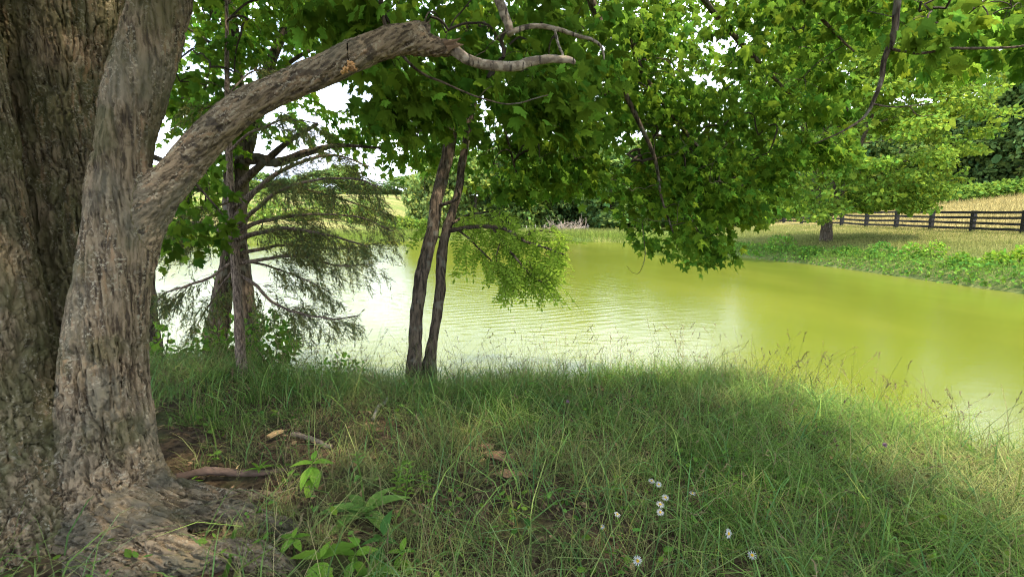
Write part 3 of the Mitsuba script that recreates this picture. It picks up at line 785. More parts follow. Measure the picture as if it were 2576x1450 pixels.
scene["cedar_bark_material"] = {"type": "twosided", "b": {"type": "principled", "base_color": mikit.proc(cedar_bark), "roughness": 0.9, "specular": 0.2}}
put("trunk", (v, f), "cedar_bark_material", ced, smooth=True)
CB = [([(588, 590), (650, 560), (720, 545), (800, 540), (900, 545), (990, 580)], 7, .3), ([(590, 606), (640, 588), (720, 575), (820, 590), (930, 622)], 8, -.3), ([(588, 560), (625, 500), (690, 440), (770, 405), (850, 392), (930, 420)], 9, .5),
      ([(588, 575), (640, 530), (700, 482), (800, 450), (900, 450), (960, 480)], 6, -.6), ([(594, 662), (680, 648), (760, 645), (850, 668), (930, 662)], 6, .2), ([(598, 690), (640, 715), (690, 762), (760, 790), (830, 800), (905, 795)], 5, -.4),
      ([(590, 620), (520, 608), (440, 602), (380, 615)], 6, .3), ([(593, 650), (540, 690), (480, 715), (420, 735), (390, 760)], 5, -.4), ([(589, 600), (520, 565), (450, 560), (390, 570)], 5, .6), ([(596, 670), (560, 715), (530, 760), (505, 800)], 4, .3),
      ([(592, 640), (660, 625), (740, 615), (840, 625), (960, 610)], 6, .9), ([(586, 520), (660, 470), (740, 470), (860, 500), (980, 540)], 6, .8), ([(592, 650), (680, 670), (760, 700), (840, 740)], 4, .5), ([(584, 500), (540, 520), (470, 520)], 4, -.3),
      ([(576, 380), (640, 330), (720, 300), (800, 310)], 4, -.4), ([(574, 300), (540, 270), (500, 280)], 3, .2), ([(573, 240), (640, 180), (720, 190)], 3, .4)]
r = np.random.default_rng(33); fol = MB(); tw = MB(); L_p, L_d, L_c = [], [], []
for i, (pp, r0, dy) in enumerate(CB):
    t0 = 5.0; n = len(pp)
    rows = [(*at(u, v, t0 + dy * (k / (n - 1)) ** 1.3 * 1.2), max(1.2, r0 * (1 - 0.8 * k / (n - 1))) / FPX * 5) for k, (u, v) in enumerate(pp)]
    c = curve(rows, 40, 0.02, 90 + i)
    v, f = tube(c[:, :3], c[:, 3], 6); put("branch", (v, f), "cedar_bark_material", ced, smooth=True)
    L = np.linalg.norm(np.diff(c[:, :3], axis=0), axis=1).sum()
    nl = int((26 if i not in (0, 2, 3, 14, 15, 16) else 16) * L)
    for k in range(nl):
        s = r.uniform(0.40, 1.0) if r.random() < .85 else r.uniform(0.2, 0.5)
        j = int(s * 38); p = c[j, :3]; tdir = norm(c[j + 1, :3] - c[j, :3]); sd_ = norm(np.cross(tdir, [0, 0, 1.0])) * r.choice([-1, 1])
        d = norm(tdir * 0.8 + sd_ * r.uniform(0.3, 1.0) + np.array([0, 0, r.uniform(-0.75, 0.4)]))
        l = r.uniform(0.18, 0.60) * (1.15 - 0.5 * s)
        q = np.array([p, p + d * l * 0.5 + [0, 0, 0.02], p + d * l + [0, 0, -0.10 * l]])
        tw.tube(q, [0.0028, 0.0018, 0.001], 3, (0.085, 0.06, 0.045), cap=False)
        for m in range(int(26 * l) + 3):
            a = r.uniform(0.2, 1.0); o = q[0] + (q[2] - q[0]) * a
            dd = norm(d * 0.7 + r.normal(0, 0.35, 3) + np.array([0, 0, -r.uniform(0.0, 0.9)]))
            sl = r.uniform(0.06, 0.16)
            for w in range(9):
                g = (w + 0.5) / 9
                L_p.append(o + dd * sl * g + np.array([0, 0, -0.35 * sl * g * g])); L_d.append(norm(dd * 1.0 + r.normal(0, 0.45, 3))); L_c.append(m)
L_p, L_d = np.array(L_p), np.array(L_d)
NEEDLE = (np.array([(-0.10, 0, 0), (0.10, 0, 0), (0.07, 0.6, 0.02), (0, 1.0, 0), (-0.07, 0.6, -0.02)]), np.array([[0, 1, 2], [0, 2, 4], [4, 2, 3]]))
axs = frames(L_d, norm(r.normal(0, 1, L_d.shape))) * r.uniform(0.030, 0.060, (len(L_d), 1, 1)) * 0.82
put("twig", tw.arrays(), "matte_material", ced, kind="stuff")
put("foliage", stamp(*NEEDLE, axs, L_p, leaf_tint(r, len(L_p), (0.15, 0.175, 0.065), 0.3, 0.4)), "needle_material", ced, kind="stuff")

# the pair of locusts
loc = thing("locust_tree", "left of the two slender curved trunks standing in the grass at the bank edge", "tree")
loc2 = thing("locust_tree", "right slender trunk of the two, its feathery bright bough hanging over the water", "tree")
rowsL = [pxr(1042, 1000, 5.1, 24), pxr(1042, 915, 5.1, 21), pxr(1044, 860, 5.12, 17.5), pxr(1054, 740, 5.15, 17.5), pxr(1068, 660, 5.2, 18), pxr(1088, 580, 5.2, 17), pxr(1100, 500, 5.25, 17), pxr(1122, 410, 5.3, 16), pxr(1138, 320, 5.3, 15), pxr(1160, 150, 5.4, 13), pxr(1180, -60, 5.6, 10)]
rowsR = [pxr(1078, 990, 5.2, 22), pxr(1081, 910, 5.2, 17), pxr(1090, 850, 5.2, 13), pxr(1106, 740, 5.22, 13.5), pxr(1110, 650, 5.25, 14), pxr(1122, 585, 5.25, 13), pxr(1142, 520, 5.3, 11), pxr(1155, 465, 5.3, 11), pxr(1168, 380, 5.35, 10), pxr(1200, 200, 5.5, 9), pxr(1240, -60, 5.8, 6)]
put("trunk", bark_tube(rowsL, 110, 101, 16, 0.16), "dark_bark_material", loc, smooth=True)
put("trunk", bark_tube(rowsR, 110, 103, 16, 0.16), "dark_bark_material", loc2, smooth=True)
LB = [[pxr(1128, 580, 5.25, 7), pxr(1195, 570, 5.15, 6), pxr(1265, 574, 5.05, 5), pxr(1312, 602, 5.0, 4), pxr(1370, 622, 4.95, 3), pxr(1420, 640, 4.95, 1.5)], [pxr(1240, 575, 5.1, 3), pxr(1290, 640, 4.95, 3), pxr(1335, 690, 4.9, 2.2), pxr(1385, 720, 4.85, 1.2)],
      [pxr(1150, 575, 5.2, 3), pxr(1190, 610, 5.3, 2.5), pxr(1240, 660, 5.4, 2)], [pxr(1310, 600, 5.0, 2.5), pxr(1350, 580, 5.2, 2), pxr(1400, 585, 5.3, 1.2)], [pxr(1260, 600, 5.05, 2), pxr(1250, 660, 5.0, 1.6), pxr(1290, 710, 5.0, 1)], [pxr(1140, 560, 5.2, 4), pxr(1180, 540, 5.5, 3), pxr(1250, 530, 5.7, 2)],
      [pxr(1118, 600, 5.2, 3), pxr(1085, 590, 5.5, 2), pxr(1060, 600, 5.6, 1)]]
lc = [curve(b, 30, 0.01, 120 + i) for i, b in enumerate(LB)]
for i, c in enumerate(lc):
    put("bough" if i == 0 else "branch", tube(c[:, :3], c[:, 3], 6), "dark_bark_material", loc2, smooth=True)
for b in ([pxr(1095, 520, 5.25, 5), pxr(1150, 500, 5.0, 4), pxr(1150, 470, 4.8, 2)],):
    c = curve(b, 12); put("branch", tube(c[:, :3], c[:, 3], 6), "dark_bark_material", loc, smooth=True)


def compound_leaf(seed):
    q = np.random.default_rng(seed); mb = MB(); k = 15
    for j in range(k):
        y = 0.12 + 0.88 * (j // 2) / 7; s = 1 if j % 2 else -1
        d = np.array([s * 0.95, 0.35, -0.25 + q.normal(0, 0.15)]) if j < k - 1 else np.array([0, 1, -0.3])
        a = frames(d[None], np.array([[0, 0.1, 1.0]]) + q.normal(0, 0.2, 3))[0] * (0.20 * q.uniform(0.85, 1.1)) * [0.85, 1, 1]
        mb.add(OVAL[0] @ a.T + [0, y, -0.28 * y * y], OVAL[1], np.array((0.30, 0.45, 0.06)) * np.exp(q.normal(0, 0.15)))
    mb.tube(np.array([[0, 0, 0], [0, .33, -.03], [0, .66, -.12], [0, 1, -.28]]), 0.006, 3, (0.1, 0.16, 0.03), cap=False)
    return mikit.ply(mb.arrays()[:2], "leaf_material", color=mb.arrays()[2])


CL = [compound_leaf(i) for i in range(6)]
r = np.random.default_rng(9); n = 0
allc = np.vstack([c[6:, :3] for c in lc[:5]] * 1); poly = [(1140, 1300, 540, 640, 5.0, 5.6, 60), (1230, 1420, 590, 690, 4.8, 5.4, 80), (1240, 1415, 660, 735, 4.75, 5.2, 75), (1330, 1425, 580, 650, 4.9, 5.4, 30), (1150, 1270, 530, 570, 5.3, 5.8, 22), (1048, 1100, 560, 612, 5.3, 5.7, 12), (1150, 1240, 640, 690, 5.1, 5.5, 12)]
kt = cKDTree(allc)
for (u0, u1, v0, v1, t0, t1, k) in poly:
    for _ in range(k):
        a, b = r.random(2); p = at(u0 + a * (u1 - u0), v0 + b * (v1 - v0), r.uniform(t0, t1))
        base = allc[kt.query(p)[1]]; d = p - base
        d = norm(d * [1, 1, 0.6] / max(0.12, np.linalg.norm(d)) + r.normal(0, 0.35, 3) + np.array([0.35, -0.1, -0.55]))
        m = np.eye(4); m[:3, :3] = frames(d[None], np.array([[0, 0, 1.0]]) + r.normal(0, 0.35, 3))[0] * r.uniform(0.22, 0.36); m[:3, 3] = p - d * 0.12
        put("leaf", CL[n % 6], None, loc2, xf=m); n += 1
mb = MB(); tgt = []
for k_, e in list(scene.items()):
    if k_.startswith(loc2 + "__leaf"):
        tgt.append(np.array(e["to_world"].matrix)[:3, 3])
twigs(mb, np.vstack([c[3:, :3] for c in lc]), np.array(tgt), 0.0013, 0.005, 3, 0.03, 4, 0.7, (0.10, 0.09, 0.04)); put("twig", mb.arrays(), "matte_material", loc2, kind="stuff")

# ---------------------------------------------------------------- shrubs
def shrub(name, label, cen, rad, n, size, tint, cat="shrub", group=None, shape=OVAL, mat="leaf_material", stems=9, seed=0, up=0.6):
    q = np.random.default_rng(1000 + seed); k = thing(name, label, cat, group)
    cen = np.asarray(cen, float); rad = np.asarray(rad, float)
    u = norm(q.normal(0, 1, (n, 3))) * q.uniform(0.35, 1.0, (n, 1)) ** 0.6
    lump = 0.75 + 0.5 * meshkit.fbm(u * 1.9 + seed, 3, seed)
    p = cen + u * lump[:, None] * rad
    p[:, 2] = np.maximum(p[:, 2], ground_z(p[:, :2]) + 0.03)
    d = norm(u + q.normal(0, 0.5, u.shape) - np.array([0, 0, 0.5])); a = frames(d, norm(np.array([0, 0, up]) + u * 0.5 + q.normal(0, 0.45, u.shape)))
    a = a * (size * np.exp(q.normal(0, 0.25, n)))[:, None, None]
    put("foliage", stamp(*shape, a, p, leaf_tint(q, n, tint)), mat, k, kind="stuff")
    mb = MB()
    for _ in range(stems):
        e = cen + norm(q.normal(0, 1, 3) + np.array([0, 0, 0.8])) * rad * 0.8; b = cen + q.normal(0, 0.25, 3) * rad; b[2] = ground_z(b[None, :2])[0] - 0.03
        mb.tube(np.array([b, (b + e) / 2 + q.normal(0, 0.08, 3) * rad, e]), np.array([1, .7, .3]) * (0.006 + 0.008 * rad[0]), 4, (0.07, 0.055, 0.035), cap=False)
    put("stem", mb.arrays(), "matte_material", k)
    return k


shrub("shrub", "dense leafy shrub between the cedar trunk and the water, right of the dark trunks", at(672, 862, 6.0), (0.40, 0.35, 0.42), 620, 0.085, (0.11, 0.23, 0.03), seed=1)
shrub("shrub", "low heart leaved shrub round the foot of the left dark trunk", at(545, 890, 5.9), (0.38, 0.3, 0.30), 420, 0.085, (0.13, 0.26, 0.03), seed=2)
shrub("shrub", "thin leafy weed beside the trunk half hidden by the maple", at(412, 880, 5.7), (0.13, 0.15, 0.42), 90, 0.085, (0.18, 0.34, 0.04), seed=3)
shrub("shrub", "bright low shrub on the bank between the cedar and the twin slim trunks", at(850, 935, 5.3), (0.30, 0.25, 0.20), 160, 0.06, (0.16, 0.32, 0.04), seed=4)
iv = thing("ivy", "leafy vine climbing the left dark trunk", "vine")
q = np.random.default_rng(44); c = curve(TT[0], 200)[14:75, :3]; p = c[q.integers(0, len(c), 150)] + norm(q.normal(0, 1, (150, 3))) * 0.16
put("foliage", stamp(*OVAL, frames(norm(q.normal(0, .5, p.shape) + [0, 0, -1]), norm(q.normal(0, 1, p.shape) + [0, -1, .5])) * q.uniform(.05, .09, (150, 1, 1)), p, leaf_tint(q, 150, (.12, .25, .03))), "leaf_material", iv, kind="stuff")
put("stem", MB().tube(c[::4] + [0.02, -0.14, 0], 0.006, 4, (0.07, .055, .035)).arrays(), "matte_material", iv)
sap = thing("sapling", "small thin sapling with a few leaves left of the twin slim trunks", "sapling")
g = on_ground(1008, 925); top = at(982, 818, np.dot(g - CAM, FWD))
c = curve([(*g, .006), (*(g + (top - g) * .5 + [0.02, 0, 0]), .004), (*top, .002)], 14); put("stem", MB().tube(c[:, :3], c[:, 3], 5, (.09, .075, .04)).arrays(), "matte_material", sap)
q = np.random.default_rng(45)
for i in range(18):
    a = 0.3 + 0.7 * i / 17; p = c[min(13, int(a * 13)), :3]; d = norm(np.array([math.cos(i * 2.4), math.sin(i * 2.4), -0.1]) + q.normal(0, .2, 3))
    s = q.uniform(.05, .085)
    put("leaf", (OVAL[0] @ (frames(d[None], np.array([[0, 0, 1.]]) + q.normal(0, .3, 3))[0] * s).T + p + d * .03, OVAL[1], np.tile(leaf_tint(q, 1, (.16, .31, .035)), (7, 1))), "leaf_material", sap)

# ---------------------------------------------------------------- the far side: trees, woods, fences
def crown_mesh(q, blobs, n, size, tint, shape=TUFT, spread=0.25):
    blobs = np.asarray(blobs, float); w = (blobs[:, 3] * blobs[:, 4]); i = q.choice(len(blobs), n, p=w / w.sum())
    u = norm(q.normal(0, 1, (n, 3)) + [0, 0, 0.25]); rr = np.where(q.random(n) < 0.75, q.uniform(0.8, 1.08, n), q.uniform(0.3, 0.9, n))
    p = blobs[i, :3] + u * rr[:, None] * np.stack([blobs[i, 3], blobs[i, 3], blobs[i, 4]], -1)
    d = norm(u * 0.6 + q.normal(0, 0.6, u.shape) - np.array([0, 0, 0.45])); nr = norm(np.array([0, 0, 0.8]) + u * 0.7 + q.normal(0, 0.4, u.shape))
    tb = np.exp(q.normal(0, 0.16, (len(blobs), 1)))
    return stamp(*shape, frames(d, nr) * (size * np.exp(q.normal(0, 0.3, n)))[:, None, None], p, leaf_tint(q, n, tint, spread) * tb[i])


def crown_blobs(q, h, w, low, k, flat=0.6, top=1.0):
    b = []
    for _ in range(k):
        z = q.uniform(low, 0.97); prof = math.sqrt(max(0.05, 1 - ((z - 0.5) / 0.56) ** 2)) * (1 if z < .5 else top)
        a = q.uniform(0, 2 * math.pi); rad = prof * w / 2 * math.sqrt(q.uniform(0.15, 1.0)) * 0.8
        s = w * q.uniform(0.11, 0.2)
        b.append((math.cos(a) * rad, math.sin(a) * rad, z * h - s * flat * 0.5, s, s * flat))
    return b


def trunk_mesh(q, h, r, blobs, k=9):
    mb = MB(); c = curve([(0, 0, -0.4, r * 1.5), (0, 0, 0.3, r * 1.1), (q.normal(0, .15), q.normal(0, .15), h * .4, r * .8), (q.normal(0, .3), q.normal(0, .3), h * .88, r * .15)], 16)
    mb.tube(c[:, :3], c[:, 3], 9, (.07, .055, .042))
    for b in sorted(blobs, key=lambda b: b[2])[: 3 * k: 3]:
        j = c[np.argmin(np.abs(c[:, 2] - b[2] * .75)), :3]; e = np.array(b[:3])
        mb.tube(np.array([j, (j + e) / 2 + [0, 0, .05 * h], e]), [r * .4, r * .25, r * .08], 5, (.075, .06, .045), cap=False)
    return mb.arrays()


PROTO = []
for i, (h, w, low, k, flat, tint) in enumerate([(16, 12, .10, 46, .62, (.18, .27, .065)), (18, 11, .12, 44, .7, (.155, .25, .075)), (13, 11, .06, 44, .6, (.21, .30, .075)), (19, 13, .10, 54, .6, (.145, .235, .075)), (11, 10, .05, 40, .62, (.26, .34, .10))]):
    q = np.random.default_rng(500 + i); bl = crown_blobs(q, h, w, low, k, flat)
    c = crown_mesh(q, bl, 5200, 0.52, tint)
    t = trunk_mesh(q, h, .028 * w, bl)
    PROTO.append((h, w, mikit.ply(c[:2], "far_leaf_material", color=c[2]), mikit.ply(t[:2], "matte_material", color=t[2])))
r = np.random.default_rng(70)
NTH = ["first", "second", "third", "fourth", "fifth", "sixth", "seventh", "eighth", "ninth", "tenth"]
seen_n = {}


def nth(base):
    """The same label told apart by its place, counted from the left."""
    seen_n[base] = seen_n.get(base, -1) + 1
    return f"{base}, {NTH[seen_n[base]]} from the left"




def far_tree(u, t, h, w, k, label, group=None, name="woodland_tree"):
    p = at(u, 560, t); z = ground_z(p[None, :2])[0]; H, W, cr, tr = PROTO[k]
    a = r.uniform(0, 6.28); m = np.eye(4); s = np.diag([w / W, w / W, h / H]); R_ = np.array([[math.cos(a), -math.sin(a), 0], [math.sin(a), math.cos(a), 0], [0, 0, 1]])
    m[:3, :3] = R_ @ s; m[:3, 3] = (p[0], p[1], z)
    key = thing(name, label, "tree", group)
    put("crown", cr, None, key, xf=m); put("trunk", tr, None, key, xf=m)


EDGE = "trees along the far edge of the pond meadow"
HILL = "tall dark trees of the wood on the right hill"
for row in [
    (1075, 72, 9.5, 7.5, 4, "pale feathery tree on the far shore just left of the two slender trunks", EDGE), (1130, 76, 12.5, 9, 4, "tall pale tree on the far shore seen between the two slender trunks", EDGE),
    (1195, 74, 12, 9, 2, "leafy tree on the far shore just right of the slender trunks", EDGE), (1255, 77, 13.5, 10, 3, "dark far shore tree behind the bough of feathery leaflets", EDGE), (1325, 75, 12.5, 9.5, 0, "far shore tree above the short pale fence posts", EDGE),
    (1395, 78, 15, 10, 3, "dark far shore tree behind and left of the bleached fallen branches", EDGE), (1460, 79, 16, 10, 1, "dark far shore tree behind and right of the bleached fallen branches", EDGE), (1535, 73, 12, 11, 1, "rounded blue green tree right of the bleached fallen branches", EDGE),
    (1610, 76, 15, 10.5, 0, "far shore tree left of the hanging maple foliage", EDGE), (1690, 77, 16, 11, 3, None, EDGE), (1780, 75, 15, 11, 1, None, EDGE), (1870, 74, 15, 11, 0, None, EDGE), (1960, 72, 15, 11, 3, None, EDGE),
    (2060, 76, 18, 12, 1, None, HILL), (2150, 78, 19, 12, 3, None, HILL), (2240, 74, 18, 12, 0, None, HILL), (2330, 76, 18.5, 12, 3, "dark tall tree just right of the big bright maple on the right bank", HILL),
    (2405, 72, 15.5, 11, 1, "tall tree in the right wood above the middle of the golden meadow", HILL), (2470, 70, 18, 11, 3, "tall blue green tree near the right edge, second from the edge in the wood", HILL), (2545, 66, 18.5, 12, 1, "tall tree at the right edge of the wood, nearest the corner", HILL), (2640, 64, 20, 13, 3, None, HILL),
]:
    u, t, h, w, k, lab, grp = row
    if lab is None:
        lab = "dark far tree hidden behind the maple leaves" if grp == EDGE else "tall tree hidden behind the bank maple"
        grp = "far trees hidden behind maple leaves" if grp == EDGE else "hill trees hidden behind the bright maple"
        lab = nth(lab)
    far_tree(u, t, h, w, k, lab, grp)
for i, (u, t, h, w) in enumerate([(u + r.uniform(-25, 25), r.uniform(86, 100), r.uniform(12, 17) + (3 if u > 2000 else 0), 13) for u in range(1120, 2760, 62)] + [(u, 58, 23, 13) for u in range(2780, 3800, 110)]):
    p = at(u, 560, t); H, W, cr, tr = PROTO[i % 4]; m = np.diag([w / W, w / W, h / H, 1.0]); m[:3, 3] = (p[0], p[1], ground_z(p[None, :2])[0])
    scene[f"woodland__{i + 1:03d}"] = {**cr, "to_world": T(m.tolist())}
for i, (u, t, h, w) in enumerate([(u + r.uniform(-15, 15), r.uniform(170, 215), r.uniform(8, 13), 17) for u in range(-100, 1130, 44)]):
    p = at(u, 560, t); H, W, cr, tr = PROTO[i % 4]; m = np.diag([w / W, w / W, h / H, 1.0]); m[:3, 3] = (p[0], p[1], ground_z(p[None, :2])[0] - 2)
    scene[f"distant_wood__{i + 1:03d}"] = {**cr, "to_world": T(m.tolist())}
tell("woodland", "deep wood behind the front row of far trees", "wood", None, "stuff"); tell("distant_wood", "distant line of trees on the horizon at left", "wood", None, "stuff")

# bushes on the far left meadow and shore
BUSH = "bushes on the far left meadow"
for i, (u, t, rx, rz, tint, lab) in enumerate([
        (1015, 66, 2.2, 1.6, (.20, .30, .05), "bright green bush on the far shore right of the cedar foliage"), (1052, 67, 2.0, 1.3, (.17, .27, .045), "rounded green bush on the far shore touching the left slender trunk"), (985, 70, 2.0, 1.7, (.19, .28, .05), "bright bush on the far shore at the tip of the cedar foliage"),
        (480, 78, 2.6, 2.0, (.17, .26, .05), None), (560, 80, 2.6, 1.9, (.17, .26, .05), None), (640, 75, 2.6, 1.7, (.18, .27, .05), None), (680, 98, 3.0, 2.2, (.16, .25, .05), None), (700, 80, 2.8, 1.8, (.16, .25, .05), None), (760, 76, 2.4, 1.4, (.20, .28, .05), None), (800, 104, 3.2, 2.3, (.16, .25, .05), None),
        (830, 82, 3.0, 1.9, (.17, .26, .05), None), (900, 80, 2.8, 1.8, (.18, .27, .05), None), (930, 95, 3.2, 2.4, (.16, .25, .05), None)]):
    p = at(u, 560, t); p[2] = ground_z(p[None, :2])[0] + rz * .6
    shrub("bush", lab or nth("pale bush on the far meadow behind the cedar"), p, (rx, rx, rz), 700, .36, tint, "bush", None if lab else BUSH, TUFT, "far_leaf_material", 5, 100 + i)

# the broad bright maple on the right bank
bm = thing("bank_maple", "broad bright green maple on the right bank in front of the black fence", "tree")
P0 = at(2076, 600, 35.0); P0[2] = ground_z(P0[None, :2])[0]
q = np.random.default_rng(88); tiers = []
for _ in range(330):
    z = q.uniform(0.10, 0.98); prof = (0.62 + 1.3 * (z - 0.1)) if z < 0.4 else math.sqrt(max(0.0, 1 - ((z - 0.4) / 0.62) ** 2))
    prof = min(prof, 1.0); a = q.uniform(0, 2 * math.pi); rad = prof * (0.35 + 0.65 * math.sqrt(q.random()))
    s = q.uniform(0.6, 1.25)
    tiers.append((1.3 + math.cos(a) * rad * 8.2, math.sin(a) * rad * 7.0, 0.8 + z * 17.0 - 0.7 * (rad / 1.0) ** 2, s, s * q.uniform(0.22, 0.38)))
for _ in range(150):
    z = q.uniform(0.5, 0.97); a = q.uniform(0, 6.283); rad = math.sqrt(max(0.03, 1 - ((z - 0.4) / 0.62) ** 2)) * math.sqrt(q.random()); s = q.uniform(0.8, 1.4)
    tiers.append((1.3 + math.cos(a) * rad * 8.0, math.sin(a) * rad * 7.0, 0.8 + z * 17.0 - 0.7 * rad ** 2, s, s * q.uniform(.25, .42)))
for _ in range(42):
    s = q.uniform(0.7, 1.2); tiers.append((q.uniform(1.2, 6.0), q.uniform(-3.0, 3), q.uniform(2.5, 4.4), s, s * q.uniform(.25, .4)))
for _ in range(16):
    s = q.uniform(0.6, 1.0); tiers.append((q.uniform(-6.0, -1.5), q.uniform(-5.0, 1), q.uniform(1.6, 3.4), s, s * q.uniform(.25, .4)))
c = crown_mesh(q, tiers, 60000, 0.20, (0.20, 0.315, 0.045), TUFT, 0.25)
put("crown", (c[0] + P0, c[1], c[2]), "far_leaf_material", bm)
mb = MB()
for a0, lean in ((0, (.3, 0)), (2.0, (-.9, .5)), (4.0, (.9, -.4)), (5.2, (.1, .9))):
    cc = curve([(0.16 * math.cos(a0), 0.16 * math.sin(a0), -0.5, .34), (0.14 * math.cos(a0), 0.14 * math.sin(a0), 1.4, .24), (lean[0] * 1.1, lean[1] * 1.1, 5.0, .18), (lean[0] * 3.0, lean[1] * 3.0, 12.0, .03)], 24, 0.08, int(a0 * 10))
    mb.tube(cc[:, :3] + P0, cc[:, 3], 10)
    for k in range(6):
        b = cc[9 + k * 2, :3]; e = np.array(min(tiers, key=lambda t: abs(t[2] - b[2] - .8) + .4 * abs(math.atan2(t[1], t[0]) - q.uniform(-3, 3)))[:3])
        mb.tube(np.array([b, (b + e) / 2 + [0, 0, .25], e]) + P0, [.07, .045, .012], 5, cap=False)
put("trunk", mb.arrays()[:2], "dark_bark_material", bm, smooth=True)

# black board fence
fen = thing("board_fence", "black four rail board fence crossing the grassy right bank", "fence")


def box(lo, hi, ch=0.006):
    m = trimesh.creation.box(bounds=np.array([lo, hi])); return np.array(m.vertices), np.array(m.faces)


def black_paint(p, n, uv):
    g = mikit.fbm(p.x * 14, p.y * 4, p.z * 30, octaves=3)
    return mikit.mix((0.010, 0.010, 0.012), (0.045, 0.043, 0.045), mikit.smoothstep(0.45, 0.75, g))


scene["black_paint_material"] = {"type": "twosided", "b": {"type": "principled", "base_color": mikit.proc(black_paint), "roughness": 0.55, "specular": 0.4}}
q = np.random.default_rng(3)
ys = [30.7 + 3.4 * k for k in range(-2, 11)]
fx = [33.2 + q.normal(0, .03) for _ in ys]; fz = [ground_z([(x, y)])[0] for x, y in zip(fx, ys)]
for x, y, z in zip(fx, ys, fz):
    v, f = box((-.12, -.12, -.4), (.12, .12, 1.46)); v[:, 0] += q.normal(0, .012) * (v[:, 2] > 0); v[v[:, 2] > 0, 2] += q.normal(0, .02)
    put("post", (v + [x, y, z], f), "black_paint_material", fen)
for k in range(len(ys) - 1):
    for zz in (.22, .60, .98, 1.34):
        a, b = np.array([fx[k] - .145, ys[k] + .008, fz[k] + zz + q.normal(0, .012)]), np.array([fx[k + 1] - .145, ys[k + 1] - .008, fz[k + 1] + zz + q.normal(0, .012)])
        v = np.array([p + [dx, 0, dz] for p in (a, (a + b) / 2 - [0, 0, .012], b) for dx in (-.022, .022) for dz in (-.085, .085)])
        f = []
        for s in (0, 4):
            for i, j in ((0, 1), (1, 3), (3, 2), (2, 0)):
                f += [[s + i, s + j, s + 4 + j], [s + i, s + 4 + j, s + 4 + i]]
        f += [[0, 2, 3], [0, 3, 1], [8, 9, 11], [8, 11, 10]]
        put("rail", (v, np.array(f)), "black_paint_material", fen)

# thin wire fence and the bleached fallen branches on the far shore
wf = thing("wire_fence", "low wire fence on short pale posts at the foot of the far trees", "fence")
prev = None
for i, u in enumerate(range(1215, 1500, 22)):
    p = at(u, 565, 69.5 + 0.3 * math.sin(i)); p[2] = ground_z(p[None, :2])[0]
    put("post", MB().tube(np.array([p - [0, 0, .3], p + [0.02, 0, .6], p + [q.normal(0, .04), 0, 1.25 + q.normal(0, .08)]]), [.07, .065, .06], 6, (.42, .39, .34)).arrays(), "matte_material", wf)
    if prev is not None:
        for h in (.45, .8, 1.1):
            put("wire", MB().tube(np.array([prev + [0, -.07, h], (prev + p) / 2 + [0, -.07, h - .03], p + [0, -.07, h]]), .008, 3, (.2, .19, .18)).arrays(), "matte_material", wf)
    prev = p
db = thing("dead_tree", "bleached tangle of fallen dead branches on the far shore under the dark trees", "dead tree")
p0 = at(1425, 562, 68); p0[2] = ground_z(p0[None, :2])[0]; q = np.random.default_rng(12); mb = MB()
mb.tube(np.array([p0 + [-2.6, .3, .3], p0 + [0, 0, .5], p0 + [2.4, -.3, .9]]), [.22, .17, .08], 7, (.42, .37, .32))
for i in range(95):
    b = p0 + [q.uniform(-2.4, 2.8), q.normal(0, .4), q.uniform(.2, .8)]; d = norm(np.array([q.normal(.15, .8), q.normal(0, .5), abs(q.normal(.55, .4))])); l = q.uniform(.6, 2.1)
    m = b + d * l * .5 + q.normal(0, .12, 3); e = b + d * l + q.normal(0, .2, 3)
    mb.tube(np.array([b, m, e]), [.05, .035, .012], 4, np.array((.36, .31, .25)) * q.uniform(.7, 1.1), cap=False)
    for _ in range(2):
        mb.tube(np.array([m, m + norm(d + q.normal(0, .6, 3)) * l * .4]), [.022, .008], 3, (.34, .29, .24), cap=False)
put("branch", mb.arrays(), "matte_material", db)

# shrubs and weeds along the right waterline
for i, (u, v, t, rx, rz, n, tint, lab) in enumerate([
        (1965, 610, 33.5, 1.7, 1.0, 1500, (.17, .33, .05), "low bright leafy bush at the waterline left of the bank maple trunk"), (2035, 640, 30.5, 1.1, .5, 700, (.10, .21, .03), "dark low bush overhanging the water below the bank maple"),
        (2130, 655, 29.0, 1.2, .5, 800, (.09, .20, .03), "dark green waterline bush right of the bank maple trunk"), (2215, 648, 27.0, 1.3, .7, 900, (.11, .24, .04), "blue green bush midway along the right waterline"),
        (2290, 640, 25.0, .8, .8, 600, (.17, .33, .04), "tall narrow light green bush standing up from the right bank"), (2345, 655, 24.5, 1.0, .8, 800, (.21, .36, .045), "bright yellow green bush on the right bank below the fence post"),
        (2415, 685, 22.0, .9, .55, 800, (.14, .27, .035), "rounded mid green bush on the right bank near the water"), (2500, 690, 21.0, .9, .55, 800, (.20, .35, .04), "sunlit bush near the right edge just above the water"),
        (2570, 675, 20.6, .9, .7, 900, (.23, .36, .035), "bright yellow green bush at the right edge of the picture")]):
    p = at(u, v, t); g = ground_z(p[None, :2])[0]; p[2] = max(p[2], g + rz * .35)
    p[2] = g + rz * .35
    shrub("bank_shrub", lab, p, (rx * .62, rx * .5, rz * .85), int(n * .55), .11, tint, "bush", None, TUFT, "far_leaf_material", 6, 300 + i)

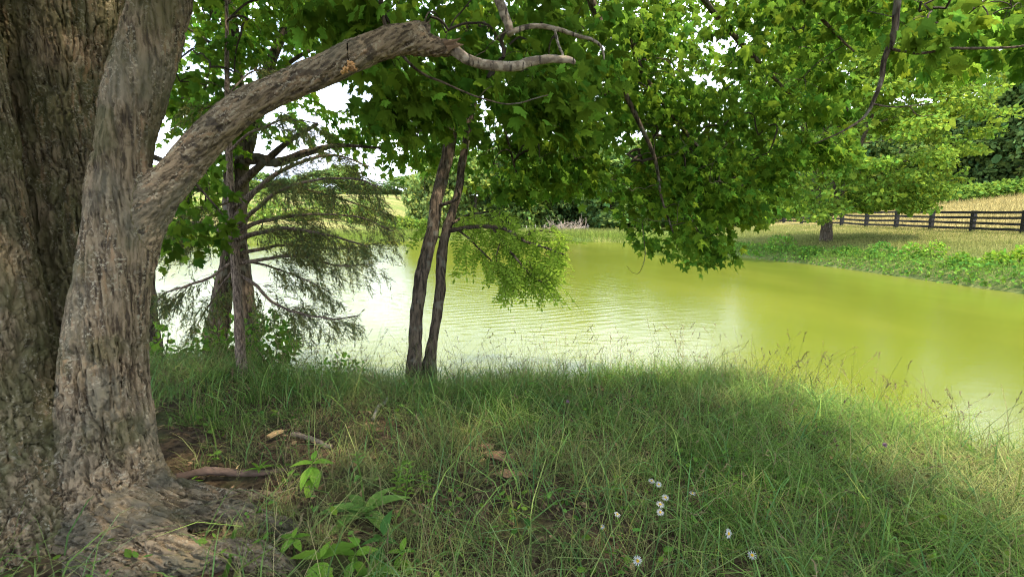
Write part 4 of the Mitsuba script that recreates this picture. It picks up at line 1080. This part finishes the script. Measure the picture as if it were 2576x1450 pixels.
# ---------------------------------------------------------------- grass
def blades(q, xy, h, w, lean, col, z=None, up=0.0):
    n = len(xy); b = np.column_stack([xy, ground_z(xy) - 0.01 if z is None else z])
    a = q.uniform(0, 2 * np.pi, n); d = np.stack([np.cos(a), np.sin(a), 0 * a], -1); f = a + np.pi / 2 + q.normal(0, 0.7, n)
    s = np.stack([np.cos(f), np.sin(f), 0 * f], -1)
    rows = []
    for t, ww in ((0, .7), (.36, 1.0), (.72, .65)):
        c = b + np.array([0, 0, 1.0]) * (h * (t - .28 * lean * t * t))[:, None] + d * (h * lean * t * t)[:, None]
        rows += [c - s * (w * ww / 2)[:, None], c + s * (w * ww / 2)[:, None]]
    tip = b + np.array([0, 0, 1.0]) * (h * (1 - .28 * lean - .12 * lean ** 2))[:, None] + d * (h * lean)[:, None]
    v = np.stack(rows + [tip], 1).reshape(-1, 3)
    f0 = np.array([[0, 1, 3], [0, 3, 2], [2, 3, 5], [2, 5, 4], [4, 5, 6]])
    return v, (f0[None] + (np.arange(n) * 7)[:, None, None]).reshape(-1, 3), np.repeat(col, 7, 0)


def near_points(q, n, x=(-6.5, 6.5), y=(1.3, 7.0), lo=0.12):
    p = np.stack([q.uniform(*x, n), q.uniform(*y, n)], -1)
    p = p[np.abs(p[:, 0]) < 1.16 * p[:, 1] + 0.7]
    return p[shore_distance(p) > lo]


FEET = cKDTree(np.array([on_ground(u, v)[:2] for u, v in ((790, 1235), (790, 1262), (921, 1302), (921, 1335), (905, 1280), (1020, 1258), (1020, 1285), (992, 1255), (1058, 1245), (738, 1400), (738, 1425), (812, 1440), (900, 1440), (966, 1410), (960, 1440), (1012, 1432), (690, 1100), (760, 1120), (800, 1140), (560, 1235), (640, 1225), (1240, 1140), (1270, 1160))]))


def trunk_free(p):
    d, _ = FEET.query(p)
    return (d > 0.10) & (np.hypot(p[:, 0] + 2.75, (p[:, 1] - 2.7)) > 0.72) & ~((p[:, 0] < -1.35) & (p[:, 0] > -2.6) & (np.abs(p[:, 1] - 2.35) < 0.34))


q = np.random.default_rng(200)
GR = MB()
# tussocks: blades in clumps
cl = near_points(q, 5000); cl = cl[trunk_free(cl)]
n3 = meshkit.fbm(np.column_stack([cl, 0 * cl[:, 0]]) * 0.9, 3, 61); bare = sstep(-0.4, -1.1, cl[:, 0]) * sstep(4.3, 3.4, cl[:, 1])
cl = cl[(q.random(len(cl)) < 0.38 + 2.2 * (n3 - .30) - 0.62 * bare)]
per = 34; i = np.repeat(np.arange(len(cl)), per); xy = cl[i] + q.normal(0, 0.055, (len(i), 2))
pn = np.column_stack([xy, 0 * xy[:, 0]]); kind = meshkit.fbm(pn * 0.8, 3, 62)[:, None]; e = np.exp(q.normal(0, .35, len(xy)))
edge = sstep(1.9, 0.9, shore_distance(xy)); right = sstep(0.6, 2.4, xy[:, 0])
hh = (0.165 + 0.15 * edge + 0.05 * right) * e; hh = np.minimum(hh, .5)
col = np.where(kind < .42, (.135, .245, .050), np.where(kind < .56, (.19, .295, .072), (.27, .30, .115))) * np.exp(q.normal(0, .22, (len(xy), 1))) * (1 + .25 * right[:, None])
dry = q.random(len(xy)) < .10; col[dry] = np.array((.30, .25, .13)) * np.exp(q.normal(0, .25, (dry.sum(), 1)))
GR.add(*blades(q, xy, hh, q.uniform(.0022, .0050, len(xy)), q.uniform(.2, 1.7, len(xy)), col))
xy = near_points(q, 12000); xy = xy[trunk_free(xy)]; bare = sstep(-0.4, -1.1, xy[:, 0]) * sstep(4.3, 3.4, xy[:, 1]); xy = xy[q.random(len(xy)) > .6 * bare]
GR.add(*blades(q, xy, q.uniform(.22, .50, len(xy)), q.uniform(.0025, .0055, len(xy)), q.uniform(.7, 1.7, len(xy)), leaf_tint(q, len(xy), (.23, .29, .10), .3, .35)))
# broad blades
xy = near_points(q, 16000); xy = xy[trunk_free(xy)]; bare = sstep(-0.4, -1.1, xy[:, 0]) * sstep(4.3, 3.4, xy[:, 1]); xy = xy[q.random(len(xy)) > .7 * bare]
GR.add(*blades(q, xy, q.uniform(.16, .40, len(xy)), q.uniform(.005, .011, len(xy)), q.uniform(.3, 1.3, len(xy)), leaf_tint(q, len(xy), (.16, .27, .075), .3, .25)))
put("grass", GR, "grass_material", kind="stuff", label="tangled green grass covering the near bank")
# wispy stalks with seed heads along the bank edge
ST = MB(); xy = near_points(q, 8500, lo=.3); sd = shore_distance(xy); keep = q.random(len(xy)) < np.where((sd < 1.7), .75, .12) * np.where(xy[:, 0] > -3.4, 1, .4); xy = xy[keep & trunk_free(xy)]
n = len(xy); h = q.uniform(.32, .72, n) * np.where(shore_distance(xy) < 1.7, 1, .62); tint = np.where(q.random((n, 1)) < .55, (.32, .28, .15), (.19, .24, .08)) * np.exp(q.normal(0, .25, (n, 1)))
z0 = ground_z(xy)
for k in range(n):
    a = q.uniform(0, 6.28); ln = q.uniform(.12, .75); d = np.array([math.cos(a), math.sin(a), 0]); b = np.array([*xy[k], z0[k]])
    P = [b + np.array([0, 0, h[k] * (t - .25 * ln * t * t)]) + d * h[k] * ln * t * t for t in (0, .4, .75, 1)]
    ST.tube(np.array(P), [.0016, .0014, .001, .0008], 3, tint[k], cap=False)
    if q.random() < .62:
        dd = norm(P[3] - P[2]); m = int(q.integers(4, 9)); seed_c = np.where(q.random() < .4, (.13, .09, .06), (.27, .22, .12))
        o = np.array([P[3] - dd * (.012 * j) for j in range(m)]); ld = norm(dd + q.normal(0, .55, (m, 3)))
        ST.add(*stamp(*NEEDLE, frames(ld, norm(q.normal(0, 1, (m, 3)))) * (q.uniform(.014, .03, (m, 1, 1)) * [1.4, 1, 1]), o, np.tile(seed_c, (m, 1))))
put("seed_grass", ST, "grass_material", kind="stuff", label="thin seeding grass stalks along the edge of the near bank")
# small weeds and clover between the grass
xy = near_points(q, 9000, y=(1.3, 5.5)); xy = xy[trunk_free(xy)]; k = meshkit.fbm(np.column_stack([xy, 0 * xy[:, 0]]) * 2.3, 2, 63); xy = xy[k > .47]
p = np.column_stack([xy, ground_z(xy) + q.uniform(.01, .14, len(xy))]); d = norm(q.normal(0, 1, p.shape) * [1, 1, .3])
put("clover", stamp(*OVAL, frames(d, norm(np.array([0, 0, 1.]) + q.normal(0, .35, p.shape))) * q.uniform(.02, .058, (len(p), 1, 1)), p, leaf_tint(q, len(p), (.15, .29, .05))), "leaf_material", kind="stuff", label="small round leaved weeds among the grass")
# brown litter
xy = near_points(q, 13000, y=(1.3, 5.2)); xy = xy[np.hypot(xy[:, 0] + 2.75, xy[:, 1] - 2.7) > .6]
p = np.column_stack([xy, ground_z(xy) + q.uniform(.004, .022, len(xy))]); d = norm(q.normal(0, 1, p.shape) * [1, 1, .25])
put("leaf_litter", stamp(*OVAL, frames(d, norm(np.array([0, 0, 1.]) + q.normal(0, .3, p.shape))) * (q.uniform(.02, .06, (len(p), 1, 1)) * np.stack([q.uniform(.3, 1.2, len(p)), np.ones(len(p)), q.uniform(-3, 3, len(p))], -1)[:, None, :]), p, np.array((.17, .115, .065)) * np.exp(q.normal(0, .45, (len(p), 1)))), "matte_material", kind="stuff", label="dry brown fallen leaves and bark scraps under the grass")

# right bank, hill and far shore
def far_points(n, x, y, test):
    p = np.stack([q.uniform(*x, n), q.uniform(*y, n)], -1); p = p[np.abs(p[:, 0]) < 1.13 * p[:, 1] + 2]
    sd = shore_distance(p); return p[test(p, sd)], sd[test(p, sd)]


xy, sd = far_points(95000, (15, 36), (15, 58), lambda p, s: (s > .05) & (s < 17) & (p[:, 0] > 10))
hn = meshkit.fbm(np.column_stack([xy, 0 * sd]) * .45, 3, 64)[:, None]; g = sstep(4.5, 1.0, sd)[:, None]
col = (np.array((.29, .285, .10)) * hn + np.array((.19, .25, .065)) * (1 - hn)) * (1 - g) + g * np.array((.16, .25, .055)); col = col * np.exp(q.normal(0, .25, (len(xy), 1)))
put("bank_grass", blades(q, xy, q.uniform(.16, .42, len(xy)) * (1 - .35 * sstep(9, 12, sd)), q.uniform(.010, .022, len(xy)), q.uniform(.1, .9, len(xy)), col), "grass_material", kind="stuff", label="long seeding grass on the right bank")
xy, sd = far_points(52000, (33, 85), (24, 80), lambda p, s: (p[:, 0] > 33.6) & (p[:, 0] < 80))
put("hill_grass", blades(q, xy, q.uniform(.3, .7, len(xy)), q.uniform(.02, .045, len(xy)), q.uniform(.1, .7, len(xy)), np.array((.34, .30, .13)) * np.exp(q.normal(0, .22, (len(xy), 1)))), "grass_material", kind="stuff", label="golden dry grass on the hill behind the fence")
xy, sd = far_points(150000, (-60, 17), (42, 74), lambda p, s: (s > -.6) & (s < 9) & (p[:, 1] > 40))
g = sstep(5, 1, sd)[:, None]
put("reeds", blades(q, xy, q.uniform(.45, 1.15, len(xy)), q.uniform(.02, .045, len(xy)), q.uniform(.05, .5, len(xy)), ((.21, .29, .06) * g + (.24, .28, .085) * (1 - g)) * np.exp(q.normal(0, .25, (len(xy), 1)))), "grass_material", kind="stuff", label="sunlit reeds and tall grass along the far shore")
xy, sd = far_points(22000, (14, 24), (14, 46), lambda p, s: (s > -.25) & (s < 1.8))
p = np.column_stack([xy, np.maximum(ground_z(xy), ZW) + q.uniform(.02, .45, len(xy))]); d = norm(q.normal(0, 1, p.shape) - [0, 0, .3])
put("bank_weeds", stamp(*TUFT, frames(d, norm(np.array([0, 0, .8]) + q.normal(0, .5, p.shape))) * q.uniform(.06, .16, (len(p), 1, 1)), p, leaf_tint(q, len(p), (.13, .26, .04))), "far_leaf_material", kind="stuff", label="low leafy weeds fringing the right waterline")
# undergrowth at the edge of the hill wood
for i in range(14):
    u = 2130 + 36 * i; p = at(u, 520, 60 - .12 * i); p[2] = ground_z(p[None, :2])[0] + .7
    lab = nth("undergrowth bush at the wood edge above the golden grass" if u > 2380 else "undergrowth bush behind the bank maple")
    shrub("undergrowth_bush", lab, p, (2.2, 2.0, 1.2), 800, .34, (.17, .29, .05), "bush", "undergrowth bushes " + ("in the open" if u > 2380 else "behind the maple"), TUFT, "far_leaf_material", 4, 500 + i)

# ---------------------------------------------------------------- wood lying on the ground
def stick(name, label, cat, a, b, r0, r1, col, sag=0.0, lift=0.02, seed=0, sides=9, mat="matte_material"):
    A, B = on_ground(*a), on_ground(*b); A[2] += r0 * lift / .02; B[2] += r1 * lift / .02
    c = curve([(*A, r0), (*((A * 2 + B) / 3 + [0, 0.015, sag]), r0 * .97), (*((A + B * 2) / 3 + [0.02, -0.02, sag * .6]), (r0 + r1) / 2), (*B, r1)], 36, 0.02, seed)
    v, f = tube(c[:, :3], c[:, 3], sides); nz = meshkit.fbm(v * 40, 3, seed)[:, None]
    v = v + norm(v - np.vstack([np.repeat(c[:, :3], sides, 0), c[:1, :3], c[-1:, :3]]) + 1e-9) * (nz - .5) * r0 * .8
    cc = np.asarray(col) * (0.55 + 0.9 * meshkit.fbm(v * [60, 60, 60], 3, seed + 1)[:, None])
    put(name, (v, f, cc), mat, label=label, category=cat, smooth=True)


stick("fallen_branch", "thick reddish brown fallen branch lying between the maple roots and the weeds", "branch", (425, 1222), (725, 1192), r0=.026, r1=.014, col=(.13, .09, .068), sag=.03, lift=.032, seed=1)
stick("fallen_branch", "short grey branch lying in the grass behind the broad leaved weed", "branch", (738, 1098), (836, 1130), .018, .015, (.22, .175, .135), 0, .03, seed=2)
stick("fallen_branch", "pale grey twisted branch end half sunk in the grass", "branch", (938, 1062), (972, 1008), .014, .010, (.30, .27, .23), .02, .05, seed=3)
stick("fallen_stick", "pale split stick leaning across the root tips", "stick", (672, 1398), (768, 1298), .0075, .006, (.42, .33, .21), 0, .06, seed=4, sides=5)
stick("fallen_stick", "thin grey twig arching over the maple roots", "stick", (610, 1275), (748, 1228), .005, .003, (.20, .16, .12), .03, .04, seed=5, sides=5)
stick("fallen_stick", "dry pinkish grass stem lying across the middle of the bank", "stick", (1385 * .8587, 1230 * .8587), (1250, 1078), .0035, .0025, (.42, .30, .22), .01, .2, seed=6, sides=4)
chip = thing("bark_chip", "pale tan slab of bark lying in the grass", "bark chip")
A, B = on_ground(676, 1096, .05), on_ground(712, 1080, .06); d = B - A; s = norm(np.cross(d, [0, 0, 1])) * .028
top = np.array([A - s, A + s * .6, A + d * .5 + s * 1.1 + [0, 0, .012], B + s * .5, B - s * .7, A + d * .5 - s * .9 + [0, 0, .01]]); v = np.vstack([top, top - [0, 0, .014]])
f = [[0, 1, 2], [0, 2, 5], [5, 2, 3], [5, 3, 4]] + [[a + 6, b + 6, c + 6] for c, b, a in [[0, 1, 2], [0, 2, 5], [5, 2, 3], [5, 3, 4]]] + sum([[[k, (k + 1) % 6, (k + 1) % 6 + 6], [k, (k + 1) % 6 + 6, k + 6]] for k in range(6)], [])
put("slab", (v, np.array(f), np.tile((.45, .31, .15), (12, 1))), "matte_material", chip)
for i, (u, v_) in enumerate([(1225, 1118), (1246, 1142), (1268, 1150), (1190, 1126), (1280, 1190)]):
    P = on_ground(u, v_, .03); q2 = np.random.default_rng(700 + i); v = P + q2.normal(0, 1, (8, 3)) * [.05, .03, .008]
    hull = trimesh.convex.convex_hull(v); put("bark_scrap", (np.array(hull.vertices), np.array(hull.faces), np.tile(np.array((.27, .16, .095)) * q2.uniform(.8, 1.15), (len(hull.vertices), 1))), "matte_material",
        label=["orange wood scrap highest in the gap amid the grass", "orange wood scrap in the middle of the grass gap", "orange wood scrap at the right of the grass gap", "orange wood scrap furthest left in the grass gap", "pale orange wood scrap lowest, below the grass gap"][i], category="wood scrap", group="orange wood scraps in the middle of the bank")

# ---------------------------------------------------------------- plants in the foreground
def big_leaf(toothed=False):
    k = 9; ys = np.linspace(0, 1, k); w = 0.24 * np.sin(np.pi * ys ** .8) ** .9 + .004
    if toothed:
        w[1:-1] *= 1 + .10 * np.where(np.arange(1, k - 1) % 2, 1, -1)
    z = -.25 * ys ** 2; v = []
    for y, ww, zz in zip(ys, w, z):
        v += [(-ww, y, zz + ww * .35), (0, y, zz), (ww, y, zz + ww * .35)]
    f = []
    for j in range(k - 1):
        a = 3 * j
        f += [[a, a + 1, a + 4], [a, a + 4, a + 3], [a + 1, a + 2, a + 5], [a + 1, a + 5, a + 4]]
    return np.array(v), np.array(f)


BL, BLT = big_leaf(), big_leaf(True)
NARROW = (BL[0] * [.42, 1, 1], BL[1])


def weed(name, label, foot, top, leaves, shape, tint, cat="plant", stem_c=(.13, .22, .05), r0=.0035, seed=0):
    """leaves: (place along the stem, azimuth, rise, length)."""
    k = thing(name, label, cat); q = np.random.default_rng(900 + seed)
    g = on_ground(*foot); g[2] -= .01; d = (g - CAM) @ FWD; tp = at(*top, d)
    c = curve([(*g, r0), (*((g + tp) / 2 + q.normal(0, .012, 3)), r0 * .8), (*tp, r0 * .5)], 14)
    put("stem", MB().tube(c[:, :3], c[:, 3], 6, stem_c).arrays(), "leaf_material", k, smooth=True)
    for (s, az, rise, l) in leaves:
        p = c[min(13, int(round(s * 13))), :3]; dd = norm(np.array([math.cos(az), math.sin(az), rise])); nr = norm(np.array([-math.cos(az) * rise, -math.sin(az) * rise, 1.0]) + q.normal(0, .12, 3))
        a = frames(dd[None], nr[None])[0] * l
        put("leaf", (shape[0] @ a.T + p, shape[1], np.tile(leaf_tint(q, 1, tint, .12, .12), (len(shape[0]), 1))), "leaf_material", k, smooth=True)
    return k


LT = (.22, .42, .06)
weed("broadleaf_weed", "broad leaved weed standing above the brown fallen branch", (790, 1235), (788, 1150), [(.85, 3.3, .15, .13), (.85, .1, .2, .12), (.8, 4.4, -.5, .14), (.75, 5.4, -.7, .13), (.95, 1.6, .9, .07), (.9, 4.9, .5, .07), (.5, 4.8, -.8, .12), (.5, 2.2, -.2, .09)], BL, LT, seed=1)
weed("thistle_weed", "tall narrow weed with long arching basal leaves in the left foreground", (921, 1302), (896, 1135), [(.05, 3.2, .35, .26), (.05, 3.6, .9, .20), (.06, 5.3, 1.6, .17), (.05, .2, .7, .24), (.05, .9, .8, .2), (.04, 3.9, .1, .24), (.04, 5.6, .1, .25), (.04, 2.4, .5, .2), (.6, 4.7, .6, .09), (.75, 2.8, 1.2, .05), (.85, .4, 1.0, .05), (.95, 3.4, 1.0, .04), (.95, .2, .8, .04)], (BL[0] * [.62, 1, 1.5], BL[1]), (.21, .38, .09), seed=2, r0=.006)
for j, (ft, tp, lab) in enumerate([((1020, 1258), (1030, 1165), "tallest of three slim many leaved stems growing together"), ((992, 1255), (1000, 1178), "left of three slim many leaved stems growing together"), ((1058, 1245), (1063, 1190), "right of three slim many leaved stems growing together")]):
    weed("goldenrod_stem", lab, ft, tp, [(.2 + .8 * a / 21, a * 2.4, .15 + .5 * a / 21, .055 * (1.15 - .4 * a / 21)) for a in range(22)], NARROW, (.25, .43, .07), seed=10 + j, r0=.003)
weed("broadleaf_weed", "small four leaved weed beside the pale split stick", (738, 1400), (737, 1352), [(.9, .4, .2, .075), (.9, 2.9, .2, .075), (.85, 4.2, -.2, .08), (.8, 5.6, -.3, .07), (1, 1.5, 1, .05)], BL, LT, seed=20)
weed("broadleaf_weed", "large toothed leaf weed at the bottom edge with wide spreading leaves", (812, 1470), (808, 1400), [(.9, .45, .35, .16), (.9, 3.0, .15, .15), (.8, 4.2, -.5, .13), (.8, 5.3, -.55, .13), (1, 1.2, 1.0, .07)], BLT, (.24, .43, .06), seed=21)
weed("broadleaf_weed", "upright weed with one erect pointed leaf, left of the darker weed", (900, 1440), (896, 1372), [(.98, 4.6, 2.5, .11), (.7, 3.0, .2, .09), (.7, .3, .25, .10), (.5, 4.4, -.3, .09), (.5, 5.6, -.2, .09), (.4, 2.2, .1, .08)], BL, LT, seed=22)
weed("broadleaf_weed", "darker blue green weed with a single erect tip leaf at the bottom", (966, 1410), (964, 1345), [(.98, 1.2, 2.0, .11), (.7, 3.2, .0, .09), (.7, 0., .05, .09), (.5, 4.6, -.5, .10), (.5, 5.2, -.5, .09), (.6, 2., .2, .07)], BL, (.10, .24, .06), seed=23)
weed("broadleaf_weed", "small bright weed at the bottom right of the leafy group", (1012, 1432), (1010, 1385), [(.95, 5.0, .8, .07), (.9, .2, .1, .07), (.9, 3.2, .2, .07), (.7, 4.2, -.5, .08), (1, 1.3, 1.2, .06), (.5, 5.4, -.4, .10)], BL, (.2, .37, .05), seed=24)
weed("broadleaf_weed", "cluster of crowded weed leaves cut by the bottom edge", (950, 1475), (948, 1432), [(.9, a * 1.05, .1 - .1 * (a % 2), .10) for a in range(7)], BLT, (.15, .31, .05), seed=25)
weed("fern_weed", "feathery weed growing in front of the maple root", (545, 1400), (592, 1340), [(.1 + .9 * a / 19, (1.9 if a % 2 else 5.0) + .2, .2, .035) for a in range(20)], BL, (.13, .25, .04), seed=26, r0=.002)
weed("fern_weed", "thin feathery weed at the foot of the maple root, lower of two", (560, 1450), (580, 1402), [(.1 + .9 * a / 13, (1.9 if a % 2 else 5.0) + .2, .2, .035) for a in range(14)], BL, (.13, .25, .04), seed=27, r0=.002)
weed("grass_shoot", "single upright bright leaf blade beside the maple trunk", (444, 1236), (441, 1225), [(1, 4.7, 4.0, .085)], NARROW, (.22, .42, .05), seed=28)
for i, (u, v_, t) in enumerate([(468, 1238, "left"), (640, 1205, "right")]):
    weed("broadleaf_weed", f"low light green leaves behind the fallen branch, {t} one", (u, v_), (u + 8, v_ - 28), [(.8, a * 1.3, .5, .09) for a in range(6)], NARROW, (.18, .36, .05), seed=40 + i)

# daisies
PET = (np.array([(-.10, 0, 0), (.10, 0, 0), (.13, .6, .03), (.05, 1, 0), (-.05, 1, 0), (-.13, .6, .03)]), np.array([[0, 1, 2], [0, 2, 5], [5, 2, 3], [5, 3, 4]]))
WHERE = ["largest daisy, facing up at the bottom edge", "daisy at the centre of the cluster of white flowers", "daisy at the top right of the cluster of white flowers", "drooping daisy lowest in the cluster of white flowers", "daisy furthest left at the top of the cluster", "small daisy just right of the topmost cluster daisy", "small daisy left of the flower cluster on its own", "half closed daisy on its own, furthest left of all", "daisy on its own to the right, side on to the camera", "ragged daisy low on the right with a brown withered head", "half hidden small daisy right of the cluster"]
for i, (u, v_, sz, hh) in enumerate([(1604, 1409, .036, .20), (1661, 1267, .034, .26), (1674, 1250, .030, .28), (1661, 1287, .030, .24), (1639, 1208, .030, .26), (1657, 1217, .028, .24), (1553, 1292, .028, .22), (1513, 1322, .026, .2), (1833, 1341, .036, .26), (1892, 1395, .032, .22), (1742, 1239, .028, .24)]):
    q3 = np.random.default_rng(800 + i); sz *= .70; P = on_ground(u, v_, hh); g = P.copy(); g[:2] += q3.normal(0, .04, 2); g[2] = ground_z(g[None, :2])[0]
    k = thing("daisy", WHERE[i], "daisy")
    c = curve([(*g, .0018), (*((g + P) / 2 + q3.normal(0, .012, 3)), .0016), (*P, .0014)], 10); put("stem", MB().tube(c[:, :3], c[:, 3], 4, (.10, .18, .04)).arrays(), "leaf_material", k)
    n = norm(np.array([q3.normal(0, .3), -.45 + q3.normal(0, .3), 1.0])); n = norm(np.array([.5, -.8, .25])) if i in (7, 8) else n
    x = norm(np.cross(n, [0, 1, .3])); y = np.cross(n, x); R_ = np.stack([x, y, n], -1)
    dm = trimesh.creation.icosphere(1, 1.0); put("disc", (np.array(dm.vertices) * [.26, .26, .12] * sz @ R_.T + P + n * .001, np.array(dm.faces), np.tile((.55, .33, .02), (len(dm.vertices), 1))), "matte_material", k, smooth=True)
    m = 16 if i not in (7, 9) else 11
    for a in range(m):
        th = 2 * np.pi * a / m + q3.normal(0, .06); dp = np.array([math.cos(th), math.sin(th), q3.normal(-.05, .12) + (.8 if i == 7 else 0)]); F = frames(norm(dp)[None], np.array([[0, 0, 1.]]))[0] * (.62 * sz)
        put("petal", ((PET[0] @ F.T * [1, 1, 1] + dp * .2 * sz) @ R_.T + P, PET[1], np.tile((.52, .52, .50), (6, 1))), "petal_material", k)
scene["petal_material"] = leafy(.6, .5)
for i, (u, v_) in enumerate([(1428, 1009), (2226, 1118)]):
    P = on_ground(u, v_, .2); k = thing("clover_flower", ["purple clover head in the grass below the locusts", "purple clover head in the grass at the right"][i], "flower"); q3 = np.random.default_rng(850 + i)
    put("stem", MB().tube(np.array([P - [0, 0, .2], P - [.01, 0, .1], P]), .0015, 4, (.10, .18, .04)).arrays(), "leaf_material", k)
    d = norm(q3.normal(0, 1, (60, 3)) + [0, 0, .4]); put("head", stamp(*NEEDLE, frames(d, norm(q3.normal(0, 1, (60, 3)))) * (.016 * np.array([1.8, 1, 1])), np.tile(P, (60, 1)), np.tile((.27, .17, .25), (60, 1))), "petal_material", k)
